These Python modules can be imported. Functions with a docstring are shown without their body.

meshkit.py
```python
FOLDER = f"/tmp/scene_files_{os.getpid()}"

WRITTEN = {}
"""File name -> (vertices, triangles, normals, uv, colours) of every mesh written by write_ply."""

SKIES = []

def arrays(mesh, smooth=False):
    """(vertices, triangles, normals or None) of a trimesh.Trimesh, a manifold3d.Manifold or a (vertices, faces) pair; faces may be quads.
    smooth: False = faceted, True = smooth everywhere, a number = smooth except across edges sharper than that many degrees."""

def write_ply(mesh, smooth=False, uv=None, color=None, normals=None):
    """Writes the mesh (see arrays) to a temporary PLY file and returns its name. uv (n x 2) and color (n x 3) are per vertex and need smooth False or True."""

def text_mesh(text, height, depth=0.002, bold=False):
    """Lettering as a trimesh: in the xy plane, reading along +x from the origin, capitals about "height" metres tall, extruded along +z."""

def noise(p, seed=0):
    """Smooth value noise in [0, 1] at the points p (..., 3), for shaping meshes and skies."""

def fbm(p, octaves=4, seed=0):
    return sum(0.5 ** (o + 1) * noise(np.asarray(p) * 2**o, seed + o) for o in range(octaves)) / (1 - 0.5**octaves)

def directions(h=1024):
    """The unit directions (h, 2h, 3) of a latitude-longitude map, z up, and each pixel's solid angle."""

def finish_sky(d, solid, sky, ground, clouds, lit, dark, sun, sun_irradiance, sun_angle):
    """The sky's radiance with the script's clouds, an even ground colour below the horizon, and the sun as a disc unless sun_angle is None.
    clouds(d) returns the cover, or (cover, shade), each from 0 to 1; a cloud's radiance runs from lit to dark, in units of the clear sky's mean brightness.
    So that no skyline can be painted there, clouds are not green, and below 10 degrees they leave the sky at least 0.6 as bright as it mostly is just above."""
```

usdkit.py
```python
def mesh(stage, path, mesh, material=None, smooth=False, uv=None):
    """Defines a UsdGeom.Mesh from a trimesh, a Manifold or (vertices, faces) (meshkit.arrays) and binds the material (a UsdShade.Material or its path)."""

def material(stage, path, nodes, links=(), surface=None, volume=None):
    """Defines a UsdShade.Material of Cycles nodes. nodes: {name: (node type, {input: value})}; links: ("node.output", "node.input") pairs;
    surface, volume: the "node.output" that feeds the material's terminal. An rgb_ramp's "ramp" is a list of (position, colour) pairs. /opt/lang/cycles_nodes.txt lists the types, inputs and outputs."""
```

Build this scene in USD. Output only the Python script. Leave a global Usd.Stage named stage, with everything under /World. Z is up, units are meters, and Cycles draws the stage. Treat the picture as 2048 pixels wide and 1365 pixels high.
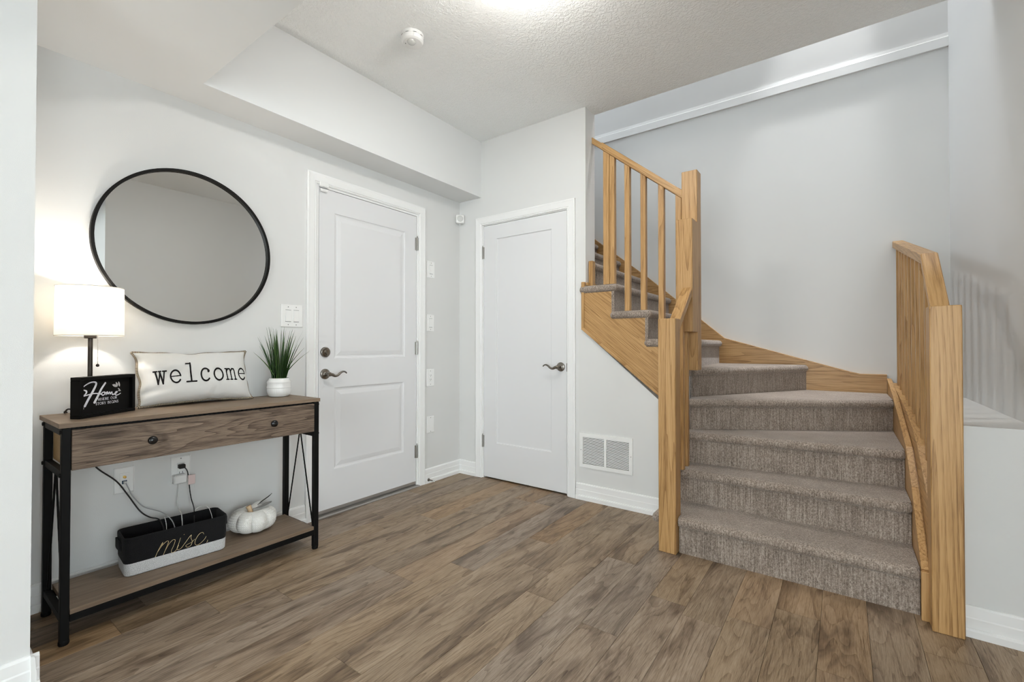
import math, random
import numpy as np, trimesh, usdkit, meshkit
import manifold3d as m3
from shapely.geometry import Polygon, LineString, Point, box as sbox
from shapely.ops import unary_union
from pxr import Usd, UsdGeom, UsdLux, UsdShade, Gf, Sdf, Vt

rng = random.Random(7)
PI = math.pi
stage = Usd.Stage.CreateInMemory()
UsdGeom.SetStageUpAxis(stage, UsdGeom.Tokens.z)
UsdGeom.SetStageMetersPerUnit(stage, 1.0)
UsdGeom.Xform.Define(stage, '/World')
UsdGeom.Scope.Define(stage, '/World/Looks')

# ------------------------------------------------------------------ camera
YAW, PITCH, F = 0.6284, 0.0110, 909.74
CAM = np.array([2.632, -2.8655, 1.0686])
fw = np.array([-math.sin(YAW) * math.cos(PITCH), math.cos(YAW) * math.cos(PITCH), math.sin(PITCH)])
rt = np.array([math.cos(YAW), math.sin(YAW), 0.0])
up = np.cross(rt, fw)
cam = UsdGeom.Camera.Define(stage, '/World/camera')
cam.AddTransformOp().Set(Gf.Matrix4d(*[float(t) for t in (*rt, 0, *up, 0, *(-fw), 0, *CAM, 1)]))
cam.CreateHorizontalApertureAttr(36.0)
cam.CreateVerticalApertureAttr(36.0 * 1365 / 2048)
cam.CreateFocalLengthAttr(36.0 * F / 2048)
cam.CreateClippingRangeAttr(Gf.Vec2f(0.02, 100))
cam.CreateExposureAttr(0.06)

# ------------------------------------------------------------------ light
dome = UsdLux.DomeLight.Define(stage, '/World/sky_light')
dome.CreateColorAttr(Gf.Vec3f(0.86, 0.93, 1.0)); dome.CreateIntensityAttr(2.4)
def rect_light(name, loc, target, w, h, color, inten):
    l = UsdLux.RectLight.Define(stage, '/World/' + name)
    z = np.array(loc, float) - np.array(target, float); z /= np.linalg.norm(z)
    x = np.cross([0, 0, 1.0], z); x = x / np.linalg.norm(x) if np.linalg.norm(x) > 1e-6 else np.array([1.0, 0, 0])
    y = np.cross(z, x)
    l.AddTransformOp().Set(Gf.Matrix4d(*[float(t) for t in (*x, 0, *y, 0, *z, 0, *loc, 1)]))
    l.CreateWidthAttr(w); l.CreateHeightAttr(h)
    l.CreateColorAttr(Gf.Vec3f(*color)); l.CreateIntensityAttr(inten)
    return l
# daylight through the patio window of the room behind the camera, and through the upstairs landing window
rect_light('patio_daylight', (2.9, -6.62, 1.18), (2.9, 0, 1.18), 2.9, 2.0, (1.0, .99, .965), 3.1)
rect_light('side_daylight', (5.72, -3.4, 1.18), (0, -3.4, 1.18), 2.2, 1.9, (1.0, .99, .965), 1.9)
rect_light('landing_daylight', (-2.45, 0.66, 4.2), (1, 0.66, 3.6), 1.0, 1.4, (0.76, 0.88, 1.0), 8.0)
CEIL_EMIT, LAMP_EMIT, POT_EMIT = 58.0, 270.0, 950.0

spot = UsdLux.SphereLight.Define(stage, '/World/landing_spot')
_z = np.array([2.80, .98, 5.40]) - np.array([2.25, 1.06, 1.2]); _z /= np.linalg.norm(_z); _x = np.cross([0, 1.0, 0], _z); _x /= np.linalg.norm(_x); _y = np.cross(_z, _x)
spot.AddTransformOp().Set(Gf.Matrix4d(*[float(t) for t in (*_x, 0, *_y, 0, *_z, 0, 2.80, .98, 5.40, 1)]))
spot.CreateRadiusAttr(.03); spot.CreateColorAttr(Gf.Vec3f(.96, .98, 1.0)); spot.CreateIntensityAttr(16000.0)
sh_ = UsdLux.ShapingAPI.Apply(spot.GetPrim()); sh_.CreateShapingConeAngleAttr(11.0); sh_.CreateShapingConeSoftnessAttr(.7)

# ------------------------------------------------------------------ helpers
USED = set()
def numbered(parent, name):
    p, k = f'{parent}/{name}', 0
    while p in USED:
        k += 1; p = f'{parent}/{name}_{k:03d}'
    USED.add(p); return p
def path_of(o): return '/World' if o is None else (o if isinstance(o, str) else str(o.GetPath()))
def obj(name, mesh, mat, parent=None, smooth=False, label=None, kind=None):
    if isinstance(mesh, (list,)): mesh = cat(mesh)
    m = usdkit.mesh(stage, numbered(path_of(parent), name), mesh, '/World/Looks/' + mat, smooth=smooth)
    p = m.GetPrim()
    if label: p.SetCustomDataByKey('label', label)
    if kind: p.SetCustomDataByKey('kind', kind)
    return p
def tag(p, label, cat_, group=None, kind=None):
    p.SetCustomDataByKey('label', label); p.SetCustomDataByKey('category', cat_)
    if group: p.SetCustomDataByKey('group', group)
    if kind: p.SetCustomDataByKey('kind', kind)
    return p
def thing(name, label, cat_, loc=(0, 0, 0), group=None, kind=None):
    """Xform at the thing's base; parts are written in world metres and shifted to the base by local()"""
    x = UsdGeom.Xform.Define(stage, numbered('/World', name))
    x.AddTranslateOp().Set(Gf.Vec3d(*map(float, loc)))
    p = x.GetPrim(); LOC[str(p.GetPath())] = np.array(loc, float)
    return tag(p, label, cat_, group, kind)
LOC = {}
def part(name, mesh, mat, parent, smooth=False, label=None, kind=None):
    if isinstance(mesh, list): mesh = cat(mesh)
    v, f, _ = meshkit.arrays(mesh)
    top = '/'.join(path_of(parent).split('/')[:3])
    v = v - LOC.get(top, np.zeros(3))
    return obj(name, trimesh.Trimesh(v, f, process=False), mat, parent, smooth, label, kind)
def cat(ms):
    vs, fs, n = [], [], 0
    for m in ms:
        v, f, _ = meshkit.arrays(m)
        vs.append(v); fs.append(f + n); n += len(v)
    return trimesh.Trimesh(np.vstack(vs), np.vstack(fs), process=False)
def TM(v, f): return trimesh.Trimesh(np.asarray(v, float), np.asarray(f, int), process=False)
def bx(x0, x1, y0, y1, z0, z1, c=0.0015):
    c = min(c, (x1 - x0) * .45, (y1 - y0) * .45, (z1 - z0) * .45)
    if c <= 0:
        return trimesh.creation.box(bounds=[[x0, y0, z0], [x1, y1, z1]])
    pts = []
    for X in ((x0, x0 + c), (x1, x1 - c)):
        for Y in ((y0, y0 + c), (y1, y1 - c)):
            for Z in ((z0, z0 + c), (z1, z1 - c)):
                pts += [(X[0], Y[1], Z[1]), (X[1], Y[0], Z[1]), (X[1], Y[1], Z[0])]
    return trimesh.convex.convex_hull(np.array(pts))
def tf(mesh, M=None, T=None):
    v, f, _ = meshkit.arrays(mesh)
    if M is not None: v = v @ np.asarray(M, float).T
    if T is not None: v = v + np.asarray(T, float)
    if M is not None and np.linalg.det(np.asarray(M, float)) < 0: f = f[:, ::-1]
    return TM(v, f)
def rotz(a): c, s = math.cos(a), math.sin(a); return np.array([[c, -s, 0], [s, c, 0], [0, 0, 1.0]])
def rotx(a): c, s = math.cos(a), math.sin(a); return np.array([[1.0, 0, 0], [0, c, -s], [0, s, c]])
def roty(a): c, s = math.cos(a), math.sin(a); return np.array([[c, 0, s], [0, 1.0, 0], [-s, 0, c]])
def extr(poly, h, at=(0, 0, 0), plane='xy'):
    """shapely polygon (or list of points) extruded; plane xy: along +z; xz: (x,z) along +y; yz: (y,z) along +x"""
    if not hasattr(poly, 'geom_type'): poly = Polygon(poly)
    gs = getattr(poly, 'geoms', [poly])
    m = cat([trimesh.creation.extrude_polygon(g, h, engine='earcut') for g in gs if g.area > 1e-12])
    v, f, _ = meshkit.arrays(m)
    if plane == 'xz': v = v[:, [0, 2, 1]]; f = f[:, ::-1]
    if plane == 'yz': v = v[:, [2, 0, 1]]
    return TM(v + np.asarray(at, float), f)
def lathe(prof, n=48, axis='z', at=(0, 0, 0), mod=None):
    """prof: (r, h) list from bottom to top"""
    prof = np.array(prof, float); a = np.linspace(0, 2 * PI, n, endpoint=False)
    v = []
    for r, h in prof:
        for t in a:
            rr = r * (mod(t, h) if mod else 1)
            v.append((rr * math.cos(t), rr * math.sin(t), h))
    f = []
    for i in range(len(prof) - 1):
        for j in range(n):
            k = (j + 1) % n
            f += [(i * n + j, i * n + k, (i + 1) * n + k), (i * n + j, (i + 1) * n + k, (i + 1) * n + j)]
    b = len(v); v.append((0, 0, prof[0][1])); v.append((0, 0, prof[-1][1]))
    for j in range(n):
        k = (j + 1) % n
        f += [(b, k, j), (b + 1, (len(prof) - 1) * n + j, (len(prof) - 1) * n + k)]
    v = np.array(v)
    if axis == 'x': v = v[:, [2, 0, 1]]
    if axis == 'y': v = np.stack([v[:, 0], v[:, 2], v[:, 1]], 1); f = [t[::-1] for t in f]
    if axis == '-y': v = np.stack([v[:, 0], -v[:, 2], v[:, 1]], 1)
    if axis == '-z': v = np.stack([v[:, 0], -v[:, 1], -v[:, 2]], 1)
    return TM(v + np.asarray(at, float), f)
def catmull(pts, n=8):
    P = np.array(pts, float)
    if len(P) < 3: return P
    Q = np.vstack([2 * P[0] - P[1], P, 2 * P[-1] - P[-2]]); out = []
    for i in range(1, len(Q) - 2):
        p0, p1, p2, p3 = Q[i - 1:i + 3]
        for t in np.linspace(0, 1, n, endpoint=False):
            out.append(.5 * ((2 * p1) + (-p0 + p2) * t + (2 * p0 - 5 * p1 + 4 * p2 - p3) * t * t + (-p0 + 3 * p1 - 3 * p2 + p3) * t ** 3))
    out.append(P[-1]); return np.array(out)
def tube(pts, r, n=8, curve=True, k=8):
    P = catmull(pts, k) if curve else np.array(pts, float)
    R = np.broadcast_to(np.asarray(r, float), (len(P),)) if np.ndim(r) == 0 else np.interp(np.linspace(0, 1, len(P)), np.linspace(0, 1, len(r)), r)
    T = np.gradient(P, axis=0); T /= np.maximum(np.linalg.norm(T, axis=1, keepdims=True), 1e-9)
    u = np.cross(T[0], [0.3, 0.5, 0.81]); u /= np.linalg.norm(u)
    v, f = [], []
    for i in range(len(P)):
        u = u - T[i] * (u @ T[i]); u /= np.linalg.norm(u); w = np.cross(T[i], u)
        for j in range(n):
            a = 2 * PI * j / n; v.append(P[i] + R[i] * (u * math.cos(a) + w * math.sin(a)))
    for i in range(len(P) - 1):
        for j in range(n):
            q = (j + 1) % n
            f += [(i * n + j, i * n + q, (i + 1) * n + q), (i * n + j, (i + 1) * n + q, (i + 1) * n + j)]
    b = len(v); v += [P[0], P[-1]]
    for j in range(n):
        q = (j + 1) % n
        f += [(b, q, j), (b + 1, (len(P) - 1) * n + j, (len(P) - 1) * n + q)]
    return TM(v, f)
def bar(p, q, w, h, upv=(0, 0, 1)):
    """rectangular bar from p to q (w across, h along upv)"""
    p, q = np.array(p, float), np.array(q, float); d = q - p; L = np.linalg.norm(d); d /= L
    x = np.cross(d, np.asarray(upv, float)); x /= np.linalg.norm(x); y = np.cross(x, d)
    m = bx(-w / 2, w / 2, 0, L, -h / 2, h / 2, min(w, h) * .08)
    return tf(m, np.stack([x, d, y], 1), p)
def sweep_closed(prof, rings, closed_path=False):
    """rings: list of (n,3) arrays of the same length; joins them and caps the ends with fans"""
    n = len(rings[0]); v = np.vstack(rings); f = []
    R = len(rings)
    for i in range(R - 1 + closed_path):
        a, b = i * n, ((i + 1) % R) * n
        for j in range(n):
            k = (j + 1) % n
            f += [(a + j, b + j, b + k), (a + j, b + k, a + k)]
    if not closed_path:
        poly = Polygon(prof)
        vv, ff = trimesh.creation.triangulate_polygon(poly, engine='earcut')
        idx = [int(np.argmin(np.linalg.norm(np.array(prof) - q, axis=1))) for q in vv]
        for t in ff:
            a, b, c = (idx[s] for s in t)
            f += [(a, b, c), ((R - 1) * n + a, (R - 1) * n + c, (R - 1) * n + b)]
    m = TM(v, f)
    return m
def mani(mesh):
    v, f, _ = meshkit.arrays(mesh)
    m = trimesh.Trimesh(v, f, process=True); m.merge_vertices()
    return m3.Manifold(m3.Mesh(np.asarray(m.vertices, np.float32), np.asarray(m.faces, np.uint32)))
def hull(pts): return trimesh.convex.convex_hull(np.array(pts, float))

# ------------------------------------------------------------------ materials
def mat(name, nodes, links, surface='p.BSDF'): return usdkit.material(stage, '/World/Looks/' + name, nodes, links, surface=surface)
def plain(name, col, rough=.5, metal=0., spec=.5, bump=None, extra=None):
    n = {'p': ('principled_bsdf', {'base_color': col, 'roughness': rough, 'metallic': metal, 'specular_ior_level': spec, **(extra or {})})}
    l = []
    if bump:
        sc, st, dist = bump
        n |= {'g': ('geometry', {}), 't': ('noise_texture', {'scale': sc, 'detail': 3.0}), 'b': ('bump', {'strength': st, 'distance': dist})}
        l = [('g.position', 't.vector'), ('t.fac', 'b.height'), ('b.normal', 'p.normal')]
    return mat(name, n, l)
plain('wall_paint', (.725, .725, .715), .72, spec=.3, bump=(420, .12, .002))
plain('soffit_paint', (.75, .755, .75), .75, spec=.3, bump=(420, .10, .002))
plain('upper_paint', (.77, .77, .76), .7, spec=.3)
plain('trim_paint', (.86, .86, .855), .38, spec=.4)
plain('door_paint', (.755, .755, .765), .42, spec=.4)
plain('plastic_white', (.86, .86, .85), .35)
plain('plastic_shadow', (.25, .25, .25), .6)
plain('slot_dark', (.02, .02, .02), .7)
plain('gap_dark', (.03, .03, .028), .8)
plain('lens_plastic', (.62, .62, .60), .25)
plain('aluminium_sill', (.42, .40, .38), .42, metal=.7)
plain('satin_nickel', (.25, .23, .205), .27, metal=1.0)
plain('hinge_steel', (.42, .41, .39), .32, metal=1.0)
plain('chrome', (.62, .61, .58), .18, metal=1.0)
plain('black_metal', (.004, .004, .004), .55, spec=.15)
plain('bolt_black', (.004, .004, .004), .6, spec=.2)
plain('black_gloss', (.006, .006, .007), .22)
plain('mirror_frame', (.006, .0055, .005), .5, spec=.15)
mat('mirror_glass', {'p': ('principled_bsdf', {'base_color': (.78, .785, .775), 'metallic': 1.0, 'roughness': 0.0})}, [])
plain('lamp_bronze', (.025, .019, .014), .4, metal=.4)
plain('sign_black', (.004, .0037, .0034), .6, spec=.12)
plain('sign_panel', (.007, .0065, .006), .7, spec=.12)
plain('sign_print', (.72, .72, .76), .6)
plain('sign_print_grey', (.50, .49, .49), .7)
plain('ink_black', (.013, .012, .012), .85, spec=.1)
plain('gold_thread', (.62, .50, .27), .4, metal=.3)
plain('leaf_black', (.01, .01, .012), .5)
plain('leaf_grey', (.24, .235, .23), .7)
plain('stem_wood', (.62, .45, .28), .7, bump=(300, .4, .002))
plain('cable_black', (.007, .007, .007), .45)
plain('cable_white', (.72, .72, .70), .5)
plain('cable_grey', (.42, .42, .43), .5)
plain('brass', (.62, .42, .12), .3, metal=1.0)
plain('jack_blue', (.015, .05, .10), .5)
plain('tag_pink', (.78, .62, .60), .6)
plain('soil', (.03, .022, .015), .9)
plain('window_vinyl', (.85, .85, .85), .4)
def emit(name, col, s):
    mat(name, {'e': ('emission', {'color': col, 'strength': s})}, [], 'e.emission')
emit('ceiling_glow', (1.0, .975, .925), CEIL_EMIT)
emit('bulb_glow', (1.0, .93, .835), LAMP_EMIT)
emit('downlight_glow', (1.0, .985, .96), POT_EMIT)
mat('pane_glass', {'t': ('transparent_bsdf', {'color': (.95, .97, .96)}), 'g': ('glossy_bsdf', {'color': (1, 1, 1), 'roughness': .02}), 'f': ('fresnel', {'IOR': 1.45}), 'm': ('mix_closure', {})},
    [('f.fac', 'm.fac'), ('t.BSDF', 'm.closure1'), ('g.BSDF', 'm.closure2')], 'm.closure')
mat('shade_fabric', {'g': ('geometry', {}), 'v': ('vector_math', {'math_type': 'multiply', 'vector2': (1, 1, 1)}), 't': ('noise_texture', {'scale': 900.0, 'detail': 2.0}),
                     'b': ('bump', {'strength': .15, 'distance': .001}),
                     'd': ('diffuse_bsdf', {'color': (.86, .84, .80)}), 'tr': ('translucent_bsdf', {'color': (.90, .86, .79)}), 'm': ('mix_closure', {'fac': .72})},
    [('g.position', 't.vector'), ('t.fac', 'b.height'), ('b.normal', 'd.normal'), ('d.BSDF', 'm.closure1'), ('tr.BSDF', 'm.closure2')], 'm.closure')
# textured ceiling (knock-down / orange peel)
mat('ceiling_stipple', {'g': ('geometry', {}), 'n': ('noise_texture', {'scale': 62.0, 'detail': 2.5, 'roughness': .55, 'distortion': .6}),
                        'r': ('map_range', {'range_type': 'smoothstep', 'from_min': .40, 'from_max': .62}),
                        'b': ('bump', {'strength': .36, 'distance': .005}),
                        'p': ('principled_bsdf', {'base_color': (.90, .91, .905), 'roughness': .8, 'specular_ior_level': .3})},
    [('g.position', 'n.vector'), ('n.fac', 'r.value'), ('r.result', 'b.height'), ('b.normal', 'p.normal')])

def wood(name, stops, rot=(0, 0, 0), cross=16.0, along=1.0, ring=.55, pores=.5, rough=.42, bump=.12, fine=220.0, ringscale=5.0, ringalong=.5, rings=12.0, rpow=2.2, rlo=.12, elong=.035, fr=.6, fc=.30, tint=None, spread=.0, knots=None):
    """grain runs along local z after rotating the position by rot; object_info.random shifts every piece"""
    n = {'g': ('geometry', {}), 'oi': ('object_info', {}),
         'ofs': ('combine_xyz', {}), 'o1': ('math', {'math_type': 'multiply', 'value2': 37.0}), 'o2': ('math', {'math_type': 'multiply', 'value2': 91.0}),
         'add': ('vector_math', {'math_type': 'add'}),
         'mp': ('mapping', {'rotation': rot}),
         'm1': ('mapping', {'scale': (cross, cross, along)}),
         'n1': ('noise_texture', {'scale': 1.0, 'detail': 4.0, 'roughness': .55, 'distortion': .8}),
         'm2': ('mapping', {'scale': (ringscale, ringscale, ringalong)}),
         'nw': ('noise_texture', {'scale': 1.0, 'detail': 2.0, 'roughness': .42, 'distortion': .25}),
         'wk': ('math', {'math_type': 'multiply', 'value2': rings}), 'wf': ('math', {'math_type': 'fraction'}), 'wp': ('math', {'math_type': 'power', 'value2': rpow}),
         'w': ('map_range', {'to_min': .60, 'to_max': rlo}),
         'm3': ('mapping', {'scale': (fine, fine, fine * elong)}),
         'n3': ('noise_texture', {'scale': 1.0, 'detail': 4.0, 'roughness': fr}),
         'n3c': ('map_range', {'from_min': .5 - fc, 'from_max': .5 + fc, 'clamp': True}), 'mx1': ('mix_float', {'fac': ring}), 'mx2': ('mix_float', {'fac': pores}),
         'r': ('rgb_ramp', {'ramp': stops}),
         'b': ('bump', {'strength': bump, 'distance': .002}),
         'p': ('principled_bsdf', {'roughness': rough, 'specular_ior_level': .4})}
    l = [('oi.random', 'o1.value1'), ('oi.random', 'o2.value1'), ('o1.value', 'ofs.x'), ('o2.value', 'ofs.z'),
         ('g.position', 'mp.vector'), ('mp.vector', 'add.vector1'), ('ofs.vector', 'add.vector2'),
         ('add.vector', 'm1.vector'), ('m1.vector', 'n1.vector'), ('add.vector', 'm2.vector'), ('m2.vector', 'nw.vector'), ('nw.fac', 'wk.value1'), ('wk.value', 'wf.value1'), ('wf.value', 'wp.value1'), ('wp.value', 'w.value'),
         ('add.vector', 'm3.vector'), ('m3.vector', 'n3.vector'),
         ('n1.fac', 'mx1.a'), ('w.result', 'mx1.b'), ('mx1.result', 'mx2.a'), ('n3.fac', 'n3c.value'), ('n3c.result', 'mx2.b'), ('mx2.result', 'r.fac'),
         ('n3.fac', 'b.height'), ('b.normal', 'p.normal')]
    last = 'r.color'
    if spread:
        n |= {'hv': ('hsv', {}), 'vr': ('map_range', {'to_min': 1 - spread, 'to_max': 1 + spread}), 'rw': ('white_noise_texture', {'dimensions': '1D'}),
              'sr': ('map_range', {'to_min': 1 - spread * 1.2, 'to_max': 1 + spread * 1.2})}
        l += [('oi.random', 'vr.value'), ('oi.random', 'rw.w'), ('rw.value', 'sr.value'), (last, 'hv.color'), ('vr.result', 'hv.value'), ('sr.result', 'hv.saturation')]
        last = 'hv.color'
    if knots:
        n |= {'mk': ('mapping', {'scale': (knots[0], knots[0], knots[0] * .22)}), 'nk': ('noise_texture', {'scale': 1.0, 'detail': 3.0, 'roughness': .62, 'distortion': 1.1}),
              'rk': ('rgb_ramp', {'ramp': [(0, knots[1]), (.34, knots[1]), (.5, (1, 1, 1)), (1, (1.0, 1.0, 1.0))]}),
              'mulk': ('mix', {'mix_type': 'multiply', 'fac': 1.0})}
        l += [('add.vector', 'mk.vector'), ('mk.vector', 'nk.vector'), ('nk.fac', 'rk.fac'), (last, 'mulk.color1'), ('rk.color', 'mulk.color2')]
        last = 'mulk.color'
    l.append((last, 'p.base_color'))
    return mat(name, n, l)
OAK = [(0.0, (.15, .068, .020)), (.28, (.27, .138, .046)), (.42, (.425, .240, .090)), (.56, (.52, .310, .130)), (1.0, (.62, .40, .19))]
wood('oak_upright', OAK, (0, 0, 0), cross=15, along=.8, ring=.46, pores=.30, ringscale=7.5, ringalong=.34, rings=22, rpow=2.4, rlo=.0, fine=190, fc=.21)
wood('oak_y', OAK, (PI / 2, 0, 0), cross=15, along=.8, ring=.46, pores=.30, ringscale=7.5, ringalong=.34, rings=22, rpow=2.4, rlo=.0, fine=190, fc=.21)
wood('oak_x', OAK, (0, PI / 2, 0), cross=15, along=.8, ring=.46, pores=.30, ringscale=7.5, ringalong=.34, rings=22, rpow=2.4, rlo=.0, fine=190, fc=.21)
sl = math.atan2(.1857, .229)
wood('oak_rake', OAK, (0, PI / 2 - sl, 0), cross=15, along=.8, ring=.46, pores=.30, ringscale=7.5, ringalong=.34, rings=22, rpow=2.4, rlo=.0, fine=190, fc=.21)
wood('oak_rake_y', OAK, (PI / 2 - .24, 0, 0), cross=15, along=.8, ring=.46, pores=.30, ringscale=7.5, ringalong=.34, rings=22, rpow=2.4, rlo=.0, fine=190, fc=.21)
wood('oak_steep_y', OAK, (PI / 2 - .78, 0, 0), cross=15, along=.8, ring=.46, pores=.30, ringscale=7.5, ringalong=.34, rings=22, rpow=2.4, rlo=.0, fine=190, fc=.21)
PLANK = [(0.0, (.062, .036, .019)), (.30, (.150, .097, .057)), (.45, (.268, .190, .120)), (.58, (.348, .256, .172)), (.76, (.43, .332, .238)), (1.0, (.55, .44, .34))]
PLANKW = [(0.0, (.070, .037, .017)), (.30, (.170, .101, .052)), (.45, (.292, .193, .110)), (.58, (.368, .254, .157)), (.76, (.44, .32, .215)), (1.0, (.55, .43, .32))]
PLANKG = [(0.0, (.056, .036, .023)), (.30, (.136, .094, .063)), (.45, (.248, .184, .131)), (.58, (.328, .252, .188)), (.76, (.41, .332, .262)), (1.0, (.53, .44, .36))]
for nm, st in (('plank_oak', PLANK), ('plank_oak_warm', PLANKW), ('plank_oak_grey', PLANKG)):
    wood(nm, st, (PI / 2, 0, 0), cross=12, along=2.2, ring=.30, pores=.36, rough=.46, bump=.10, fine=230, elong=.06, fr=.72, fc=.24, ringscale=9, ringalong=1.3, rings=13, rpow=3.0, rlo=-.15, spread=.07, knots=(9, (.50, .46, .43)))
TABLE = [(0.0, (.030, .020, .014)), (.30, (.085, .058, .041)), (.46, (.170, .122, .088)), (.62, (.245, .182, .135)), (1.0, (.35, .275, .215))]
wood('drawer_oak', TABLE, (PI / 2, 0, 0), cross=16, along=1.6, ring=.42, pores=.38, rough=.6, bump=.35, fine=190, elong=.06, fr=.7, fc=.24, ringscale=12, ringalong=1.2, rings=15, rpow=4.0, rlo=-.32, knots=(14, (.55, .53, .52)))
wood('table_oak', [(p, tuple(1.0 * c for c in q)) for p, q in [(0.0, (.095, .062, .040)), (.4, (.175, .122, .082)), (.6, (.24, .175, .122)), (1.0, (.33, .255, .19))]], (PI / 2, 0, 0), cross=14, along=.8, ring=.3, pores=.35, rough=.5, bump=.08, fine=200)
wood('side_birch', [(0, (.30, .19, .08)), (.5, (.42, .28, .13)), (1, (.50, .35, .18))], (PI / 2, 0, 0), cross=14, along=1, rough=.6)
# carpet
mat('carpet', {'g': ('geometry', {}),
               'n1': ('noise_texture', {'scale': 260.0, 'detail': 2.0, 'roughness': .8}),
               'ms': ('mapping', {'scale': (190.0, 190.0, 95.0)}), 'n4': ('noise_texture', {'scale': 1.0, 'detail': 2.0, 'roughness': .6}),
               'n2': ('noise_texture', {'scale': 9.0, 'detail': 3.0, 'roughness': .6}),
               'mr': ('mapping', {'scale': (230.0, 230.0, 7.0)}), 'n5': ('noise_texture', {'scale': 1.0, 'detail': 1.0}), 'mx3': ('mix_float', {'fac': .26}), 'mx': ('mix_float', {'fac': .5}), 'mx2': ('mix_float', {'fac': .10}),
               'r': ('rgb_ramp', {'ramp': [(0.0, (.05, .039, .032)), (.38, (.135, .106, .086)), (.50, (.290, .237, .198)), (.60, (.48, .405, .348)), (1.0, (.70, .62, .55))]}),
               'b': ('bump', {'strength': .85, 'distance': .004}),
               'p': ('principled_bsdf', {'roughness': .95, 'specular_ior_level': .1, 'sheen_weight': .25, 'sheen_roughness': .5})},
    [('g.position', 'n1.vector'), ('g.position', 'ms.vector'), ('ms.vector', 'n4.vector'), ('g.position', 'n2.vector'),
     ('n1.fac', 'mx.a'), ('n4.fac', 'mx.b'), ('g.position', 'mr.vector'), ('mr.vector', 'n5.vector'), ('mx.result', 'mx3.a'), ('n5.fac', 'mx3.b'), ('mx3.result', 'mx2.a'), ('n2.fac', 'mx2.b'), ('mx2.result', 'r.fac'), ('r.color', 'p.base_color'),
     ('mx3.result', 'b.height'), ('b.normal', 'p.normal')])
def fabric(name, col, sc, st, dist, rough=.9, var=.12, sheen=.2):
    c0 = tuple(x * (1 - var) for x in col); c1 = tuple(min(1, x * (1 + var)) for x in col)
    mat(name, {'g': ('geometry', {}), 't': ('noise_texture', {'scale': sc, 'detail': 3.0, 'roughness': .6}), 'r': ('rgb_ramp', {'ramp': [(.3, c0), (.7, c1)]}),
               'b': ('bump', {'strength': st, 'distance': dist}), 'p': ('principled_bsdf', {'roughness': rough, 'specular_ior_level': .15, 'sheen_weight': sheen})},
        [('g.position', 't.vector'), ('t.fac', 'r.fac'), ('r.color', 'p.base_color'), ('t.fac', 'b.height'), ('b.normal', 'p.normal')])
fabric('cotton_white', (.70, .695, .675), 700, .25, .001, var=.05)
fabric('felt_black', (.010, .010, .011), 420, .6, .003, var=.4, sheen=.05)
fabric('terry_white', (.62, .62, .63), 330, .9, .004, var=.2)
fabric('knit_white', (.74, .73, .70), 500, .3, .001, var=.06)
fabric('rope_tan', (.50, .42, .31), 500, .4, .001, var=.2)
fabric('rope_dark', (.055, .042, .034), 500, .4, .001, var=.2)
mat('ceramic_white', {'p': ('principled_bsdf', {'base_color': (.78, .775, .76), 'roughness': .22})}, [])
mat('grass_leaf', {'oi': ('object_info', {}), 'r': ('rgb_ramp', {'ramp': [(0, (.022, .060, .012)), (.5, (.045, .110, .022)), (1, (.085, .165, .040))]}),
                   'p': ('principled_bsdf', {'roughness': .42, 'specular_ior_level': .4})}, [('oi.random', 'r.fac'), ('r.color', 'p.base_color')])

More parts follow.
